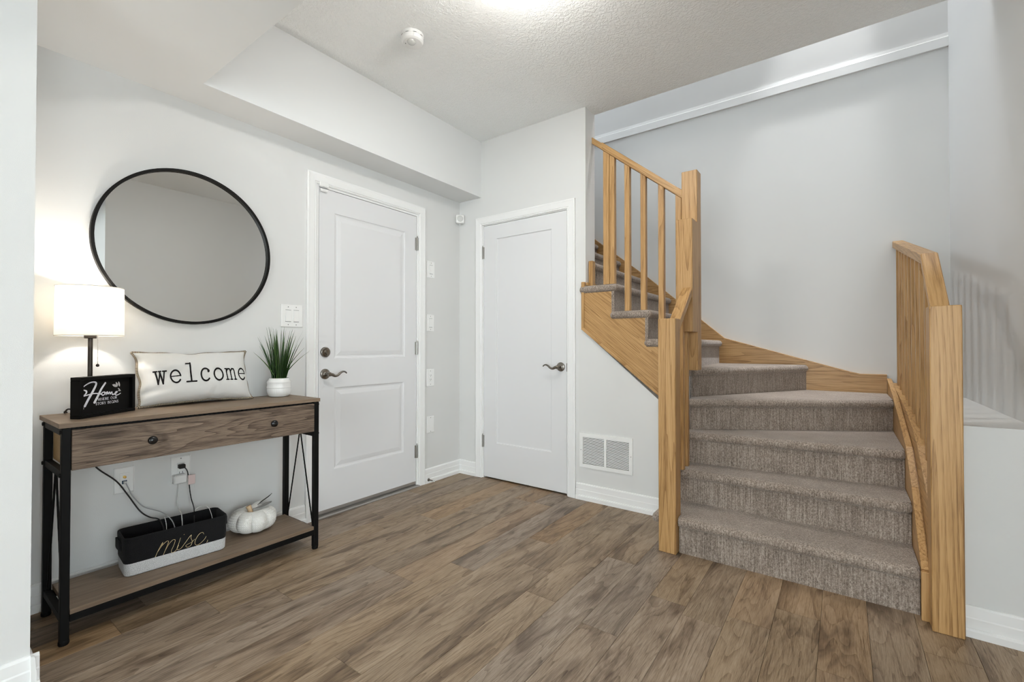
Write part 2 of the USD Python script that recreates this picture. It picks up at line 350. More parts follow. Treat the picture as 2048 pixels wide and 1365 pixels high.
# ================================================================== SETTING
H, S, SX, YS = 2.747, 2.289, 0.236, -2.009     # ceiling, bulkhead underside, bulkhead depth, wide bulkhead edge
XR, YB, XW, BT = 3.20, 1.18, 1.185, 0.145      # right wall, stairwell wall, end and thickness of the closet wall
XS, YW = 0.59, -2.595                          # wing wall
YR = -1.62                                     # end of the right wall
RISE = 0.1857
# floor: planks 150 mm x 1200 mm running towards the entry door wall's end
floor = tag(UsdGeom.Xform.Define(stage, numbered('/World', 'floor')).GetPrim(), 'brown oak-look vinyl plank floor of the entry hall', 'floor', kind='structure')
obj('subfloor', bx(-.1, 5.7, -6.7, 1.3, -.12, -.0055, 0), 'gap_dark', floor)
JOINT = {-1: -.927, -3: -.705, -4: -1.215, -5: -1.016, -6: -1.948, -7: -1.217, -8: -1.455, -10: -1.85, -11: -2.069, -12: -2.342, 2: -.724, 3: -1.045}
prng = random.Random(21)
for r in range(-15, 24):
    x0, x1 = 2.107 + .1495 * r, 2.107 + .1495 * (r + 1)
    j = JOINT.get(r, prng.uniform(-1.2, 0))
    while j > -6.6: j -= 1.2
    while j < .05:
        y0, y1 = max(j, -6.6), min(j + 1.2, .05)
        if y1 - y0 > .02:
            a, b = max(x0 + .0004, -.03), min(x1 - .0004, 5.6)
            if b - a > .02:
                near = a < 3.3 and y1 > -3.4
                obj('plank', bx(a, b, y0 + .0004, y1 - .0004, -.006, 0, .0007 if near else 0), prng.choice(('plank_oak', 'plank_oak', 'plank_oak_warm', 'plank_oak_grey')), floor)
        j += 1.2
# walls
def struct(name, mesh, m, label, cat_='wall', smooth=False, piece='segment'):
    if isinstance(mesh, list):
        p = tag(UsdGeom.Xform.Define(stage, numbered('/World', name)).GetPrim(), label, cat_, kind='structure')
        for q in mesh: obj(piece, q, m, p, smooth)
        return p
    return tag(obj(name, mesh, m, None, smooth), label, cat_, kind='structure')
D1 = (-1.288, -.482, 2.063)     # entry door opening (y0, y1, top)
J1 = (-1.312, -.470, 2.080)
wl = extr(Polygon([(-6.7, 0), (J1[0], 0), (J1[0], J1[2]), (J1[1], J1[2]), (J1[1], 0), (.145, 0), (.145, 3.05), (-6.7, 3.05)]), .12, (-.12, 0, 0), 'yz')
struct('wall_left', wl, 'wall_paint', 'off-white wall with the entry door and round mirror')
D2 = (.2635, 1.0345, 2.048)
J2 = (.2435, 1.053, 2.066)
# closet wall; below the stair it reaches to the newel post
wb = Polygon([(0, 0), (J2[0], 0), (J2[0], J2[2]), (J2[1], J2[2]), (J2[1], 0), (1.845, 0), (1.845, .60), (1.185, 1.16), (XW, H), (0, H)])
struct('wall_back', extr(wb, BT, (0, 0, 0), 'xz'), 'wall_paint', 'off-white wall with the closet door and air grille')
struct('wall_right', bx(XR, XR + .12, YR, YB + .12, 0, 5.5, 0), 'wall_paint', 'pale grey wall on the right of the stairs')
struct('wall_return', bx(XR + .12, 5.7, YR, YR + .12, 0, H, 0), 'wall_paint', 'return wall beyond the end of the right wall')
struct('wall_stairwell', bx(-2.6, XR, YB, YB + .12, 0, 5.5, 0), 'wall_paint', 'tall pale grey stairwell wall behind the stairs')
struct('wall_wing', bx(0, XS, -6.6, YW, 0, S, 0), 'wall_paint', 'white end of a wing wall at the left edge')
struct('wall_knee', bx(2.968, XR, -.5, YB, 0, .772, .002), 'wall_paint', 'low white knee wall with a ledge beside the right stair railing')
struct('wall_front', ([bx(XS, 1.4, -6.7, -6.58, 0, S, 0), bx(4.4, 5.7, -6.7, -6.58, 0, S, 0), bx(1.4, 4.4, -6.7, -6.58, 2.2, S, 0), bx(1.4, 4.4, -6.7, -6.58, 0, .16, 0)]), 'wall_paint', 'wall of the room behind the viewer')
struct('wall_side', ([bx(5.58, 5.7, -6.58, -4.5, 0, S, 0), bx(5.58, 5.7, -2.3, YR, 0, S, 0), bx(5.58, 5.7, -4.5, -2.3, 0, .22, 0), bx(5.58, 5.7, -4.5, -2.3, 2.14, S, 0)]), 'wall_paint', 'wall of the side room seen in the mirror')
# ceilings
struct('ceiling', bx(0, 5.7, YS - .3, BT, H, 3.05, 0), 'ceiling_stipple', 'white stippled ceiling of the entry hall', 'ceiling')
sof = Polygon([(0, -6.6), (5.58, -6.6), (5.58, YS), (SX, YS), (SX, 0), (0, 0)])
struct('ceiling_bulkhead', extr(sof, H - S, (0, 0, S)), 'soffit_paint', 'smooth white dropped bulkhead along the ceiling', 'bulkhead')
# upper landing around the stairwell
struct('wall_landing_left', [bx(-2.72, -2.6, -1.6, .10, 0, 5.45, 0), bx(-2.72, -2.6, .10, YB + .12, 0, 3.4, 0), bx(-2.72, -2.6, .10, YB + .12, 5.0, 5.45, 0)], 'upper_paint', 'end wall of the upper landing, out of sight')
struct('wall_landing_front', bx(-2.6, XR, -1.72, -1.6, 3.05, 5.45, 0), 'upper_paint', 'long wall of the upper landing, out of sight')
struct('floor_landing', bx(-2.6, 0, -1.6, BT, 2.747, 3.05, 0), 'upper_paint', 'landing floor slab left of the stairwell', 'floor')
struct('wall_closet', bx(-2.6, -.12, BT - .1, BT, 0, 2.747, 0), 'upper_paint', 'closed wall below the landing, out of sight')
struct('ceiling_landing', bx(-2.72, XR + .12, -1.72, YB + .12, 5.45, 5.55, 0), 'upper_paint', 'ceiling of the upper landing', 'ceiling')
# ---------------- mouldings
BASE = [(0, 0), (.021, 0), (.021, .024), (.018, .031), (.0125, .033), (.0125, .066), (.0105, .071), (.0095, .104), (.006, .111), (0, .112)]
def base_run(p, q, nrm):
    p, q, nrm = (np.array(t, float) for t in (p, q, nrm))
    ring = lambda o: np.array([(o[0] + nrm[0] * t, o[1] + nrm[1] * t, z) for t, z in BASE])
    return sweep_closed(BASE, [ring(p), ring(q)])
struct('baseboard_left', [base_run((0, YW), (0, -1.374), (1, 0)), base_run((0, -.408), (0, 0), (1, 0))], 'trim_paint', 'white moulded baseboard under the entry door wall', 'baseboard', piece='board')
struct('baseboard_back', [base_run((0.0, 0), (.196, 0), (0, -1)), base_run((1.112, 0), (1.845, 0), (0, -1))], 'trim_paint', 'white moulded baseboard under the closet wall', 'baseboard', piece='board')
struct('baseboard_right', [base_run((2.99, -.5), (XR, -.5), (0, -1)), base_run((XR, -.5), (XR, YR), (-1, 0))], 'trim_paint', 'white moulded baseboard along the knee wall at right', 'baseboard', piece='board')
struct('baseboard_wing', [base_run((XS, -6.58), (XS, YW + .02), (1, 0)), base_run((0, YW), (XS + .02, YW), (0, 1))], 'trim_paint', 'white moulded baseboard on the wing wall at the left edge', 'baseboard', piece='board')
BAND = [(0, 0), (.018, 0), (.018, .060), (.010, .068), (.008, .092), (0, .096)]
struct('trim_1', sweep_closed(BAND, [np.array([(-2.6, YB - t, 3.018 + z) for t, z in BAND]), np.array([(XR, YB - t, 3.018 + z) for t, z in BAND])]), 'trim_paint', 'white trim band high on the stairwell wall', 'trim')
CASE = [(0, 0), (0, .011), (.006, .014), (.010, .011), (.014, .015), (.046, .017), (.056, .019), (.064, .017), (.064, 0)]
def casing(axis, a, b, top, w=.064):
    k = w / .064; rings = []
    for (e, z) in ((0, 0), (0, 1), (1, 1), (1, 0)):
        ring = []
        for d, t in CASE:
            d *= k
            s = b + d if e else a - d
            zz = (top + d) if z else 0
            ring.append((t, s, zz) if axis == 'x' else (s, -t, zz))
        rings.append(np.array(ring))
    m = sweep_closed(CASE, rings)
    return m if axis == 'y' else TM(m.vertices, m.faces[:, ::-1])

# ---------------- doors
def ring_relief(axis, off, r0, steps, sgn):
    """nested rectangles r0=(a0,a1,z0,z1) shrinking by inset with depth; closes with the inner face. sgn: outward direction of the face"""
    v, f = [], []
    for ins, dep in steps:
        a0, a1, z0, z1 = r0[0] + ins, r0[1] - ins, r0[2] + ins, r0[3] - ins
        for a, z in ((a0, z0), (a1, z0), (a1, z1), (a0, z1)):
            v.append((off - sgn * dep, a, z) if axis == 'x' else (a, off - sgn * dep, z))
    n = len(steps)
    for i in range(n - 1):
        for j in range(4):
            k = (j + 1) % 4
            f += [(4 * i + j, 4 * i + k, 4 * i + 4 + k), (4 * i + j, 4 * i + 4 + k, 4 * i + 4 + j)]
    b = 4 * (n - 1); f += [(b, b + 1, b + 2), (b, b + 2, b + 3)]
    return TM(v, f)
def frame_poly(outer, holes):
    return Polygon([(outer[0], outer[2]), (outer[1], outer[2]), (outer[1], outer[3]), (outer[0], outer[3])],
                   [[(h[0], h[2]), (h[1], h[2]), (h[1], h[3]), (h[0], h[3])] for h in holes])
def hinge(parent, c, axis, sgn=1):
    x, y, z = c
    b = [lathe([(.0062, -.048), (.0065, -.047), (.0065, -.017), (.0058, -.0165), (.0058, -.0155), (.0065, -.015), (.0065, .015), (.0058, .0155), (.0058, .0165), (.0065, .017), (.0065, .047), (.005, .050), (.003, .058), (.001, .062)], 14, at=(x, y, z))]
    if axis == 'x': b.append(bx(x - .009, x - .002, y - .015, y + .015, z - .047, z + .047, .0005))
    else: b.append(bx(x - .012, x + .012, y + .002, y + .008, z - .047, z + .047, .0005))
    part('hinge', b, 'hinge_steel', parent, 30)
# entry door
d1 = thing('door_1', 'white two-panel entry door with a deadbolt and lever', 'door', (0, -.885, 0), kind='structure')
P1 = [(-1.183, -.590, .983, 1.927), (-1.180, -.598, .276, .808)]
part('slab', extr(frame_poly((-1.285, -.485, .036, 2.060), P1), .044, (-.047, 0, 0), 'yz'), 'door_paint', d1)
REL = [(0, 0), (.006, .0005), (.010, .006), (.018, .0085), (.024, .0085), (.030, .0065), (.050, .0020), (.053, .0015)]
for h in P1: part('raised_panel', ring_relief('x', -.003, h, REL, 1), 'door_paint', d1)
part('casing', casing('x', J1[0] + .002, J1[1] - .002, J1[2] - .003, .063), 'trim_paint', d1)
for q in [bx(-.12, .0, J1[0], D1[0] - .0005, 0, J1[2], .0005), bx(-.12, .0, D1[1] + .0005, J1[1], 0, J1[2], .0005), bx(-.12, .0, D1[0] - .0005, D1[1] + .0005, D1[2], J1[2], .0005)]: part('jamb', q, 'trim_paint', d1)
part('weatherstrip', bx(-.09, -.055, D1[0], D1[1], .02, D1[2], 0), 'gap_dark', d1)
part('door_sweep', bx(-.044, -.0025, -1.284, -.486, .020, .040, .001), 'aluminium_sill', d1)
part('threshold', extr([(-.12, 0), (.030, 0), (.030, .006), (.022, .010), (-.01, .012), (-.014, .016), (-.12, .016)], .83, (0, -1.300, 0), 'xz'), 'aluminium_sill', d1)
for z in (1.849, 1.052, .265): hinge(d1, (.006, -.4835, z), 'x')
def lever(parent, c, axis, direction):
    """wave lever on a round rose. axis x: faces +x, lever along y*direction; axis y: faces -y, lever along x*direction"""
    rose = lathe([(.033, 0), (.033, .004), (.031, .008), (.026, .0105), (.016, .0115), (.0125, .014), (.0115, .040), (.013, .044), (.0135, .056), (.011, .060), (.004, .061)], 36)
    pts = [(0, 0, .050), (.018, -.003, .052), (.036, -.011, .053), (.055, -.008, .054), (.074, .006, .054), (.094, .014, .053), (.112, .010, .051), (.121, .002, .050)]
    lev = tube(pts, [.0105, .0105, .0085, .0075, .0068, .0058, .0048, .004], 12)
    v = np.array(lev.vertices); ctr = .052; v[:, 2] = ctr + (v[:, 2] - ctr) * 1.25; lev = TM(v, lev.faces)
    M = np.array([[0, 0, 1.0], [direction, 0, 0], [0, 1.0, 0]]) if axis == 'x' else np.array([[direction, 0, 0], [0, 0, -1.0], [0, 1.0, 0]])
    a = part('handle_rose', tf(rose, M, c), 'satin_nickel', parent, 35)
    part('lever', tf(lev, M, c), 'satin_nickel', a, 50)
lever(d1, (-.003, -1.241, .892), 'x', 1)
db = part('deadbolt', tf(lathe([(.0325, 0), (.0325, .006), (.030, .011), (.026, .013), (.012, .0135), (.010, .016), (.003, .0165)], 36), np.array([[0, 0, 1.0], [1.0, 0, 0], [0, 1.0, 0]]), (-.003, -1.241, 1.030)), 'satin_nickel', d1, 35)
part('thumb_turn', tf(bx(-.0045, .0045, -.019, .019, .012, .026, .002), np.array([[0, 0, 1.0], [1.0, 0, 0], [0, 1.0, 0]]) @ rotz(.25), (-.003, -1.241, 1.030)), 'satin_nickel', db)
# closet door
d2 = thing('door_2', 'white one-panel closet door with a lever handle', 'door', (.649, 0, 0), kind='structure')
P2 = [(.392, .908, .290, 1.933)]
part('slab', extr(frame_poly((.2655, 1.0325, .013, 2.045), P2), .040, (0, .002, 0), 'xz'), 'door_paint', d2)
part('recessed_panel', TM((r := ring_relief('y', .002, P2[0], [(0, 0), (.003, .001), (.006, .0075), (.012, .009)], -1)).vertices, r.faces), 'door_paint', d2)
part('casing', casing('y', J2[0] + .010, J2[1] - .008, J2[2] - .012, .063), 'trim_paint', d2)
for q in [bx(J2[0], D2[0] - .0005, 0, .12, 0, J2[2], .0005), bx(D2[1] + .0005, J2[1], 0, .12, 0, J2[2], .0005), bx(D2[0] - .0005, D2[1] + .0005, 0, .12, D2[2], J2[2], .0005)]: part('jamb', q, 'trim_paint', d2)
part('jamb_stop', bx(D2[0], D2[1], .06, .10, .0, D2[2], 0), 'gap_dark', d2)
for z in (1.828, .297): hinge(d2, (.258, -.005, z), 'y')
lever(d2, (.985, .002, .918), 'y', -1)
part('strike_plate', bx(1.0328, 1.0362, -.0015, .02, .885, .945, .0005), 'satin_nickel', d2)

# ================================================================== STAIRS
stairs = thing('staircase', 'taupe carpeted winder staircase with oak stringers', 'staircase', (2.40, -.45, 0))
NR = .026
def tread(poly, z, nose, side=None, cut=None):
    """carpeted tread: plan polygon at height z with a bullnose along nose=[p,q,...]"""
    body = extr(Polygon(poly), 2 * NR, (0, 0, z - 2 * NR))
    M = m3.Manifold(m3.Mesh(np.asarray(body.vertices, np.float32), np.asarray(body.faces, np.uint32)))
    M = mani(body)
    for a, b in zip(nose[:-1], nose[1:]):
        a3, b3 = np.array([*a, z - NR]), np.array([*b, z - NR])
        pts = []
        s = m3.Manifold.sphere(NR, 20)
        M = M + m3.Manifold.batch_hull([s.translate(a3.tolist()), s.translate(b3.tolist())])
    if cut is not None: M = M - cut
    m = M.to_mesh()
    return TM(m.vert_properties[:, :3], m.tri_verts)
def riser(p, q, z0, z1, t=.02):
    p, q = np.array(p, float), np.array(q, float); d = (q - p) / np.linalg.norm(q - p); n = np.array([-d[1], d[0]])
    return extr(Polygon([p, q, q + n * t, p + n * t]), z1 - z0, (0, 0, z0))
XL, XG, YT = 1.852, 2.875, 1.158
newel_cut = mani(bx(1.845, 1.942, -.492, -.396, -.1, 2, 0))
tall_cut = mani(bx(1.847, 1.943, -.046, .056, .92, 3, 0))
R3a, R3b = (XL, -.030), (XG, .080)
R4a, R4b = (1.872, .050), (XG, .700)
R5a, R5b = (1.850, .180), (2.412, YT)
R6a, R6b = (1.850, .060), (1.812, YT)
def st(k): return RISE * k
steps = [
    (1, [(1.83, -.442), (XG, -.442), (XG, -.16), (1.83, -.16)], [(1.829, -.16), (1.829, -.442), (XG - .02, -.442)]),
    (2, [(XL, -.180), (XG, -.180), (XG, .09), (XL, -.01)], [(XL, -.182), (XG - .02, -.182)]),
    (3, [R3a, R3b, (XG, .73), (XL, .06)], [(XL, -.030), (XG - .02, .078)]),
    (4, [R4a, R4b, (XG, YT), (2.38, YT), (1.84, .20)], [R4a, (XG - .02, .690)]),
    (5, [R5a, R5b, (1.80, YT), (1.84, .08)], [(1.86, .195), (2.40, YT - .02)]),
]
for k, poly, nose in steps:
    part('tread', tread(poly, st(k), nose, cut=newel_cut if k == 1 else (tall_cut if k in (4, 5) else None)), 'carpet', stairs, 40)
cut_r = lambda m: TM((q := (mani(m) - newel_cut).to_mesh()).vert_properties[:, :3], q.tri_verts)
part('riser', cut_r(riser((1.842, -.445), (XG, -.445), 0, st(1) - .03)), 'carpet', stairs)
part('riser', riser((XL, -.180), (XG, -.180), st(1) - .01, st(2) - .03), 'carpet', stairs)
part('riser', riser(R3a, R3b, st(2) - .01, st(3) - .03), 'carpet', stairs)
part('riser', riser(R4a, R4b, st(3) - .01, st(4) - .03), 'carpet', stairs)
part('riser', riser(R5a, R5b, st(4) - .01, st(5) - .03), 'carpet', stairs)
part('riser', riser(R6a, R6b, st(5) - .01, st(6) - .03), 'carpet', stairs)
RUN = .2288
for k in range(6, 17):
    xn = 1.637 + RUN * (7 - k) if k > 6 else 1.845        # riser line
    xr = xn - .004
    xb = 1.637 + RUN * (7 - k - 1) - .03
    open_side = k <= 8
    y0 = -.006 if open_side else BT + .002
    if k == 6: y0 = .0
    poly = [(xr, y0), (xr, YT), (xb, YT), (xb, y0)]
    if k == 6: poly = [(1.845, .0), (1.812, YT), (xb, YT), (xb, 0)]
    nose = [(xr - (.0), YT - .02), (xr, y0)] if k > 6 else [(1.812, YT - .02), (1.845, .06)]
    if open_side and k > 6: nose.append((xb + .02, y0))
    if k == 6: nose = nose[:1] + [(1.845, .0), (xb + .02, .0)]
    part('tread', tread(poly, st(k), nose, cut=tall_cut if k == 6 else None), 'carpet', stairs, 40)
    if k > 6: part('riser', riser((xr, y0 - .012 if open_side else y0), (xr, YT), st(k - 1) - .01, st(k) - .03), 'carpet', stairs)
# oak skirt board on the stairwell wall
sk = [(-.60, 3.12), (.703, 2.097), (.915, 1.926), (1.22, 1.683), (1.466, 1.47), (1.673, 1.287), (1.850, 1.134), (2.273, 1.006), (2.674, .886), (2.73, .873), (2.876, .873), (2.876, .45), (2.42, .50), (1.85, .70), (-.60, 2.70)]
part('skirt_board', extr(Polygon(sk), .019, (0, YT + .001, 0), 'xz'), 'oak_x', stairs)
cap = [np.array((x, 0, z)) for x, z in sk[:11]]
for q in [bar((a[0], YT + .004, a[2] - .004), (b[0], YT + .004, b[2] - .004), .022, .010) for a, b in zip(cap[:-1], cap[1:])]: part('skirt_cap', q, 'oak_x', stairs)
# open-side stringer of the upper flight, proud of the closet wall
so = [(1.163, 1.514), (1.185, 1.514), (1.185, 1.436), (1.392, 1.436), (1.392, 1.250), (1.621, 1.250), (1.621, 1.064), (1.850, 1.064), (1.850, .64), (1.69, .763), (1.163, 1.190)]
part('side_stringer', extr(Polygon(so), .015, (0, -.0155, 0), 'xz'), 'oak_rake', stairs)
part('stringer_edge', bx(1.161, 1.183, -.024, -.0158, 1.19, 1.5145, .003), 'oak_upright', stairs)
part('stringer_edge', bar((1.166, -.0195, 1.196), (1.850, -.0195, .648), .0075, .022, (0, 0, 1)), 'oak_rake', stairs)
part('corner_trim', bx(1.187, 1.200, -.002, .145, 1.49, 1.512, .002), 'oak_y', stairs)
part('corner_trim', bx(1.187, 1.218, .040, .085, 1.49, 1.668, .003), 'oak_upright', stairs)
# closed stringer on the right: panel, capped shoe under the balusters
CAPR = [(1.158, .838), (.70, .757), (.03, .578), (-.185, .437), (-.4755, .190)]
SHOE = [(1.158, .818), (.99, .800), (.37, .732), (.07, .670), (-.10, .615), (-.30, .515), (-.459, .42)]
inner = Polygon([(y, z) for y, z in CAPR] + [(-.475, 0), (1.158, 0)])
part('closed_stringer', extr(inner, .026, (XG + .002, 0, 0), 'yz'), 'oak_rake_y', stairs)
shoe = Polygon(SHOE + [(-.459, 0), (1.158, 0)])
part('base_shoe', extr(shoe, .064, (XG + .0285, 0, 0), 'yz'), 'oak_y', stairs)
for q in [bar((XG + .012, a[0], a[1] + .004), (XG + .012, b[0], b[1] + .004), .024, .010) for a, b in zip(CAPR[:-1], CAPR[1:])]: part('stringer_cap', q, 'oak_y', stairs)
part('stringer_end', bx(XG - .001, XG + .030, -.4885, -.4760, 0, .190, .002), 'oak_upright', stairs)

# ---------------- railings
def sloped_rail(x0, x1, pts, t):
    """rail of rectangular section x0..x1 following (y, ztop) points, thickness t measured vertically"""
    rings = [np.array([(x0 + .004, y, z), (x1 - .004, y, z), (x1, y, z - .004), (x1, y, z - t + .003), (x1 - .003, y, z - t), (x0 + .003, y, z - t), (x0, y, z - t + .003), (x0, y, z - .004)]) for y, z in pts]
    prof = [(0, 1), (1, 1), (1.1, .9), (1.1, .1), (1, 0), (0, 0), (-.1, .1), (-.1, .9)]
    m = sweep_closed(prof, rings); m.fix_normals(); return m
def baluster(parent, x0, x1, y0, y1, zb, top, name='baluster'):
    e = .002
    part(name, hull([(x, y, z) for x in (x0, x1) for y in (y0 + e, y1 - e) for z in (zb(x, y), top(x, y))] + [(x, y, z) for x in (x0 + e, x1 - e) for y in (y0, y1) for z in (zb(x, y), top(x, y))]), 'oak_upright', parent)
# lower left railing: newel on the floor, short steep rail, two balusters, block on the corner newel
ra = thing('stair_railing', 'short oak railing with the newel post left of the bottom steps', 'railing', (1.893, -.442, 0), group='oak stair railings')
part('newel_post', bx(1.849, 1.938, -.487, -.400, 0, 1.212, .003), 'oak_upright', ra)
part('handrail', sloped_rail(1.880, 1.937, [(-.3998, 1.205), (-.158, 1.405)], .052), 'oak_steep_y', ra)
part('rail_block', bx(1.850, 1.940, -.158, -.0405, 1.150, 1.805, .003), 'oak_upright', ra)
for y in (-.205, -.115):
    baluster(ra, 1.870, 1.904, y - .017, y + .017, lambda x, yy: .3705, lambda x, yy: (1.205 + (.2 / .2418) * (yy + .4) - .0522) if yy < -.16 else 1.1495)
# upper railing along the second flight
rb = thing('stair_railing', 'oak railing with tall corner newel on the upper flight', 'railing', (1.893, .0, .92), group='oak stair railings')
part('newel_post', bx(1.848, 1.938, -.040, .050, .924, 2.122, .003), 'oak_upright', rb)
part('newel_foot', hull([(1.852, -.0405, .926), (1.934, -.0405, .926), (1.9385, -.036, .926), (1.9385, .046, .926), (1.9385, -.036, .962), (1.930, -.0405, .926), (1.9385, -.0405, .926)]), 'oak_upright', rb)
def rail_x(pts, y0, y1, t):
    rings = [np.array([(x, y0 + .004, z), (x, y1 - .004, z), (x, y1, z - .004), (x, y1, z - t + .003), (x, y1 - .003, z - t), (x, y0 + .003, z - t), (x, y0, z - t + .003), (x, y0, z - .004)]) for x, z in pts]
    m = sweep_closed([(0, 1), (1, 1), (1.1, .9), (1.1, .1), (1, 0), (0, 0), (-.1, .1), (-.1, .9)], rings); m.fix_normals(); return m
RZ = lambda x: 2.022 + (1.846 - x) * .8188
part('handrail', rail_x([(1.8478, RZ(1.8478)), (1.318, RZ(1.318))], -.022, .036, .052), 'oak_rake', rb)
part('handrail', rail_x([(1.375, 2.568 - (1.375 - 1.187) * .8188), (1.1865, 2.568)], .098, .136, .046), 'oak_rake', rb, label='thinner rail end fixed to the end of the closet wall')
for x0, x1, zb in ((1.322, 1.366, 8), (1.368, 1.403, 8), (1.473, 1.508, 7), (1.581, 1.615, 7), (1.696, 1.731, 6), (1.803, 1.838, 6)):
    xm = (x0 + x1) / 2
    baluster(rb, x0, x1, -.010, .024, lambda x, y: st(zb) + .0005, lambda x, y: RZ(x) - .0522, 'half_newel' if x0 < 1.33 else 'baluster')
# right railing
rc = thing('stair_railing', 'oak railing at the right of the steps with a wide newel', 'railing', (2.94, -.51, 0), group='oak stair railings')
part('newel_post', bx(2.897, 2.987, -.555, -.460, 0, 1.220, .003), 'oak_upright', rc)
RAILR = [(1.178, 1.786), (-.19, 1.475), (-.4598, 1.216)]
part('handrail', sloped_rail(2.912, 2.969, RAILR[:2], .046), 'oak_rake_y', rc)
part('handrail', sloped_rail(2.912, 2.969, [(-.1905, 1.475), RAILR[2]], .046), 'oak_steep_y', rc)
ry = lambda y: np.interp(y, [p[0] for p in RAILR[::-1]], [p[1] for p in RAILR[::-1]])
cy = lambda y: np.interp(y, [p[0] for p in SHOE[::-1]], [p[1] for p in SHOE[::-1]])
for k in range(10):
    y = -.335 + .157 * k
    baluster(rc, 2.924, 2.958, y - .017, y + .017, lambda x, yy: cy(yy) + .0002, lambda x, yy: ry(yy) - .0462)

# ================================================================== SMALL FIXTURES
def plate(name, label, cat_, axis, c, w, h, extra):
    t = thing(name, label, cat_, c, group={'light_switch': 'white rocker light switches', 'wall_outlet': 'white wall outlets'}.get(name))
    x, y, z = c
    part('cover_plate', hull([(x + d, y + s * (w / 2 - e), z + q * (h / 2 - e)) for d, e in ((.0003, 0), (.004, 0), (.0065, .004)) for s in (-1, 1) for q in (-1, 1)]), 'plastic_white', t)
    return t
def screw(t, x, y, z): part('screw', lathe([(.003, 0), (.003, .0012), (.001, .0016)], 10, 'x', (x, y, z)), 'plastic_shadow', t)
def rocker(t, y, z):
    part('rocker', hull([(.0066, y - .0165, z - .033), (.0066, y + .0165, z - .033), (.0066, y - .0165, z + .033), (.0066, y + .0165, z + .033), (.0105, y - .0155, z - .032), (.0105, y + .0155, z - .032), (.008, y - .0155, z + .032), (.008, y + .0155, z + .032)]), 'plastic_white', t)
    for a0, a1 in ((.0335, .0355), (-.0360, -.0335)): part('rocker_gap', bx(.0055, .0075, y - .0165, y + .0165, z + a0, z + a1, 0), 'plastic_shadow', t)
t = plate('light_switch', 'white double rocker switch plate above the potted grass', 'light switch', 'x', (0, -1.458, 1.246), .132, .132, None)
for dy in (-.024, .024):
    rocker(t, -1.458 + dy, 1.246); screw(t, .006, -1.458 + dy, 1.246 + .052); screw(t, .006, -1.458 + dy, 1.246 - .052)
t = plate('light_switch', 'white rocker switch plate, uppermost in the column beside the entry door', 'light switch', 'x', (0, -.339, 1.672), .080, .130, None)
rocker(t, -.339, 1.672); screw(t, .006, -.339, 1.724); screw(t, .006, -.339, 1.620)
t = plate('light_switch', 'white rocker switch plate at mid height just right of the entry door', 'light switch', 'x', (0, -.343, 1.251), .080, .132, None)
rocker(t, -.343, 1.251); screw(t, .006, -.343, 1.303); screw(t, .006, -.343, 1.199)
def outlet_face(t, y, z):
    part('receptacle', bx(.0060, .0085, y - .0165, y + .0165, z - .033, z + .033, .0008), 'plastic_white', t)
    s = []
    for dz in (-.016, .016):
        s += [bx(.0083, .0089, y - .0075, y - .0055, z + dz - .002, z + dz + .007, 0), bx(.0083, .0089, y + .0055, y + .0075, z + dz - .002, z + dz + .007, 0), bx(.0083, .0089, y - .002, y + .002, z + dz - .009, z + dz - .005, 0)]
    for q in s: part('slot', q, 'slot_dark', t)
t = plate('wall_outlet', 'white duplex wall outlet with empty slots right of the entry door', 'outlet', 'x', (0, -.343, .820), .082, .136, None)
outlet_face(t, -.343, .820); screw(t, .006, -.343, .872); screw(t, .006, -.343, .768)
t = plate('blank_plate', 'white blank wall plate low on the wall right of the entry door', 'wall plate', 'x', (0, -.340, .451), .078, .128, None)
screw(t, .006, -.340, .505); screw(t, .006, -.340, .397)
t = plate('wall_outlet', 'white wall outlet under the console with plugs in it', 'outlet', 'x', (0, -2.011, .464), .080, .128, None)
outlet_face(t, -2.011, .464); screw(t, .006, -2.011, .518)
t = plate('data_jack_plate', 'white wall plate with brass coax and blue data jacks under the console', 'wall plate', 'x', (0, -2.228, .463), .072, .116, None)
part('insert', bx(.006, .0085, -2.2445, -2.2115, .430, .496, .0008), 'plastic_white', t)
part('coax_jack', lathe([(.0062, 0), (.0062, .002), (.0048, .0022), (.0048, .012), (.003, .0122)], 12, 'x', (.0085, -2.228, .478)), 'brass', t)
part('data_jack', bx(.0084, .0098, -2.237, -2.219, .447, .462, .0004), 'jack_blue', t)
# door contact sensor and corner motion sensor
t = thing('door_sensor', 'tiny white alarm contact on the top corner of the entry door', 'alarm sensor', (.001, -1.262, 2.04))
part('contact_body', bx(.0002, .018, -1.292, -1.230, 2.064, 2.096, .004), 'plastic_white', t)
part('magnet', bx(-.0028, .014, -1.284, -1.234, 2.036, 2.054, .003), 'plastic_white', t)
t = thing('motion_sensor', 'small white motion detector in the corner under the bulkhead', 'motion sensor', (.02, -.02, 2.10))
sp_ = [trimesh.creation.icosphere(2, .011).vertices + np.array([x, y, z]) for x in (-.025, .025) for y in (-.004, .004) for z in (-.025, .025)]
part('housing', tf(hull(np.vstack(sp_)), rotz(PI / 4), (.036, -.036, 2.136)), 'plastic_white', t, 40)
part('lens', tf(lathe([(.0255, .012), (.0255, .0155), (.021, .0195), (.012, .0225), (.001, .0235)], 28, '-y'), rotz(PI / 4), (.036, -.036, 2.136)), 'lens_plastic', t, 40)
part('bracket', hull([(.0015, -.0015, 2.122), (.0015, -.03, 2.122), (.03, -.0015, 2.122), (.0015, -.0015, 2.09), (.002, -.010, 2.098), (.010, -.002, 2.098)]), 'plastic_white', t)
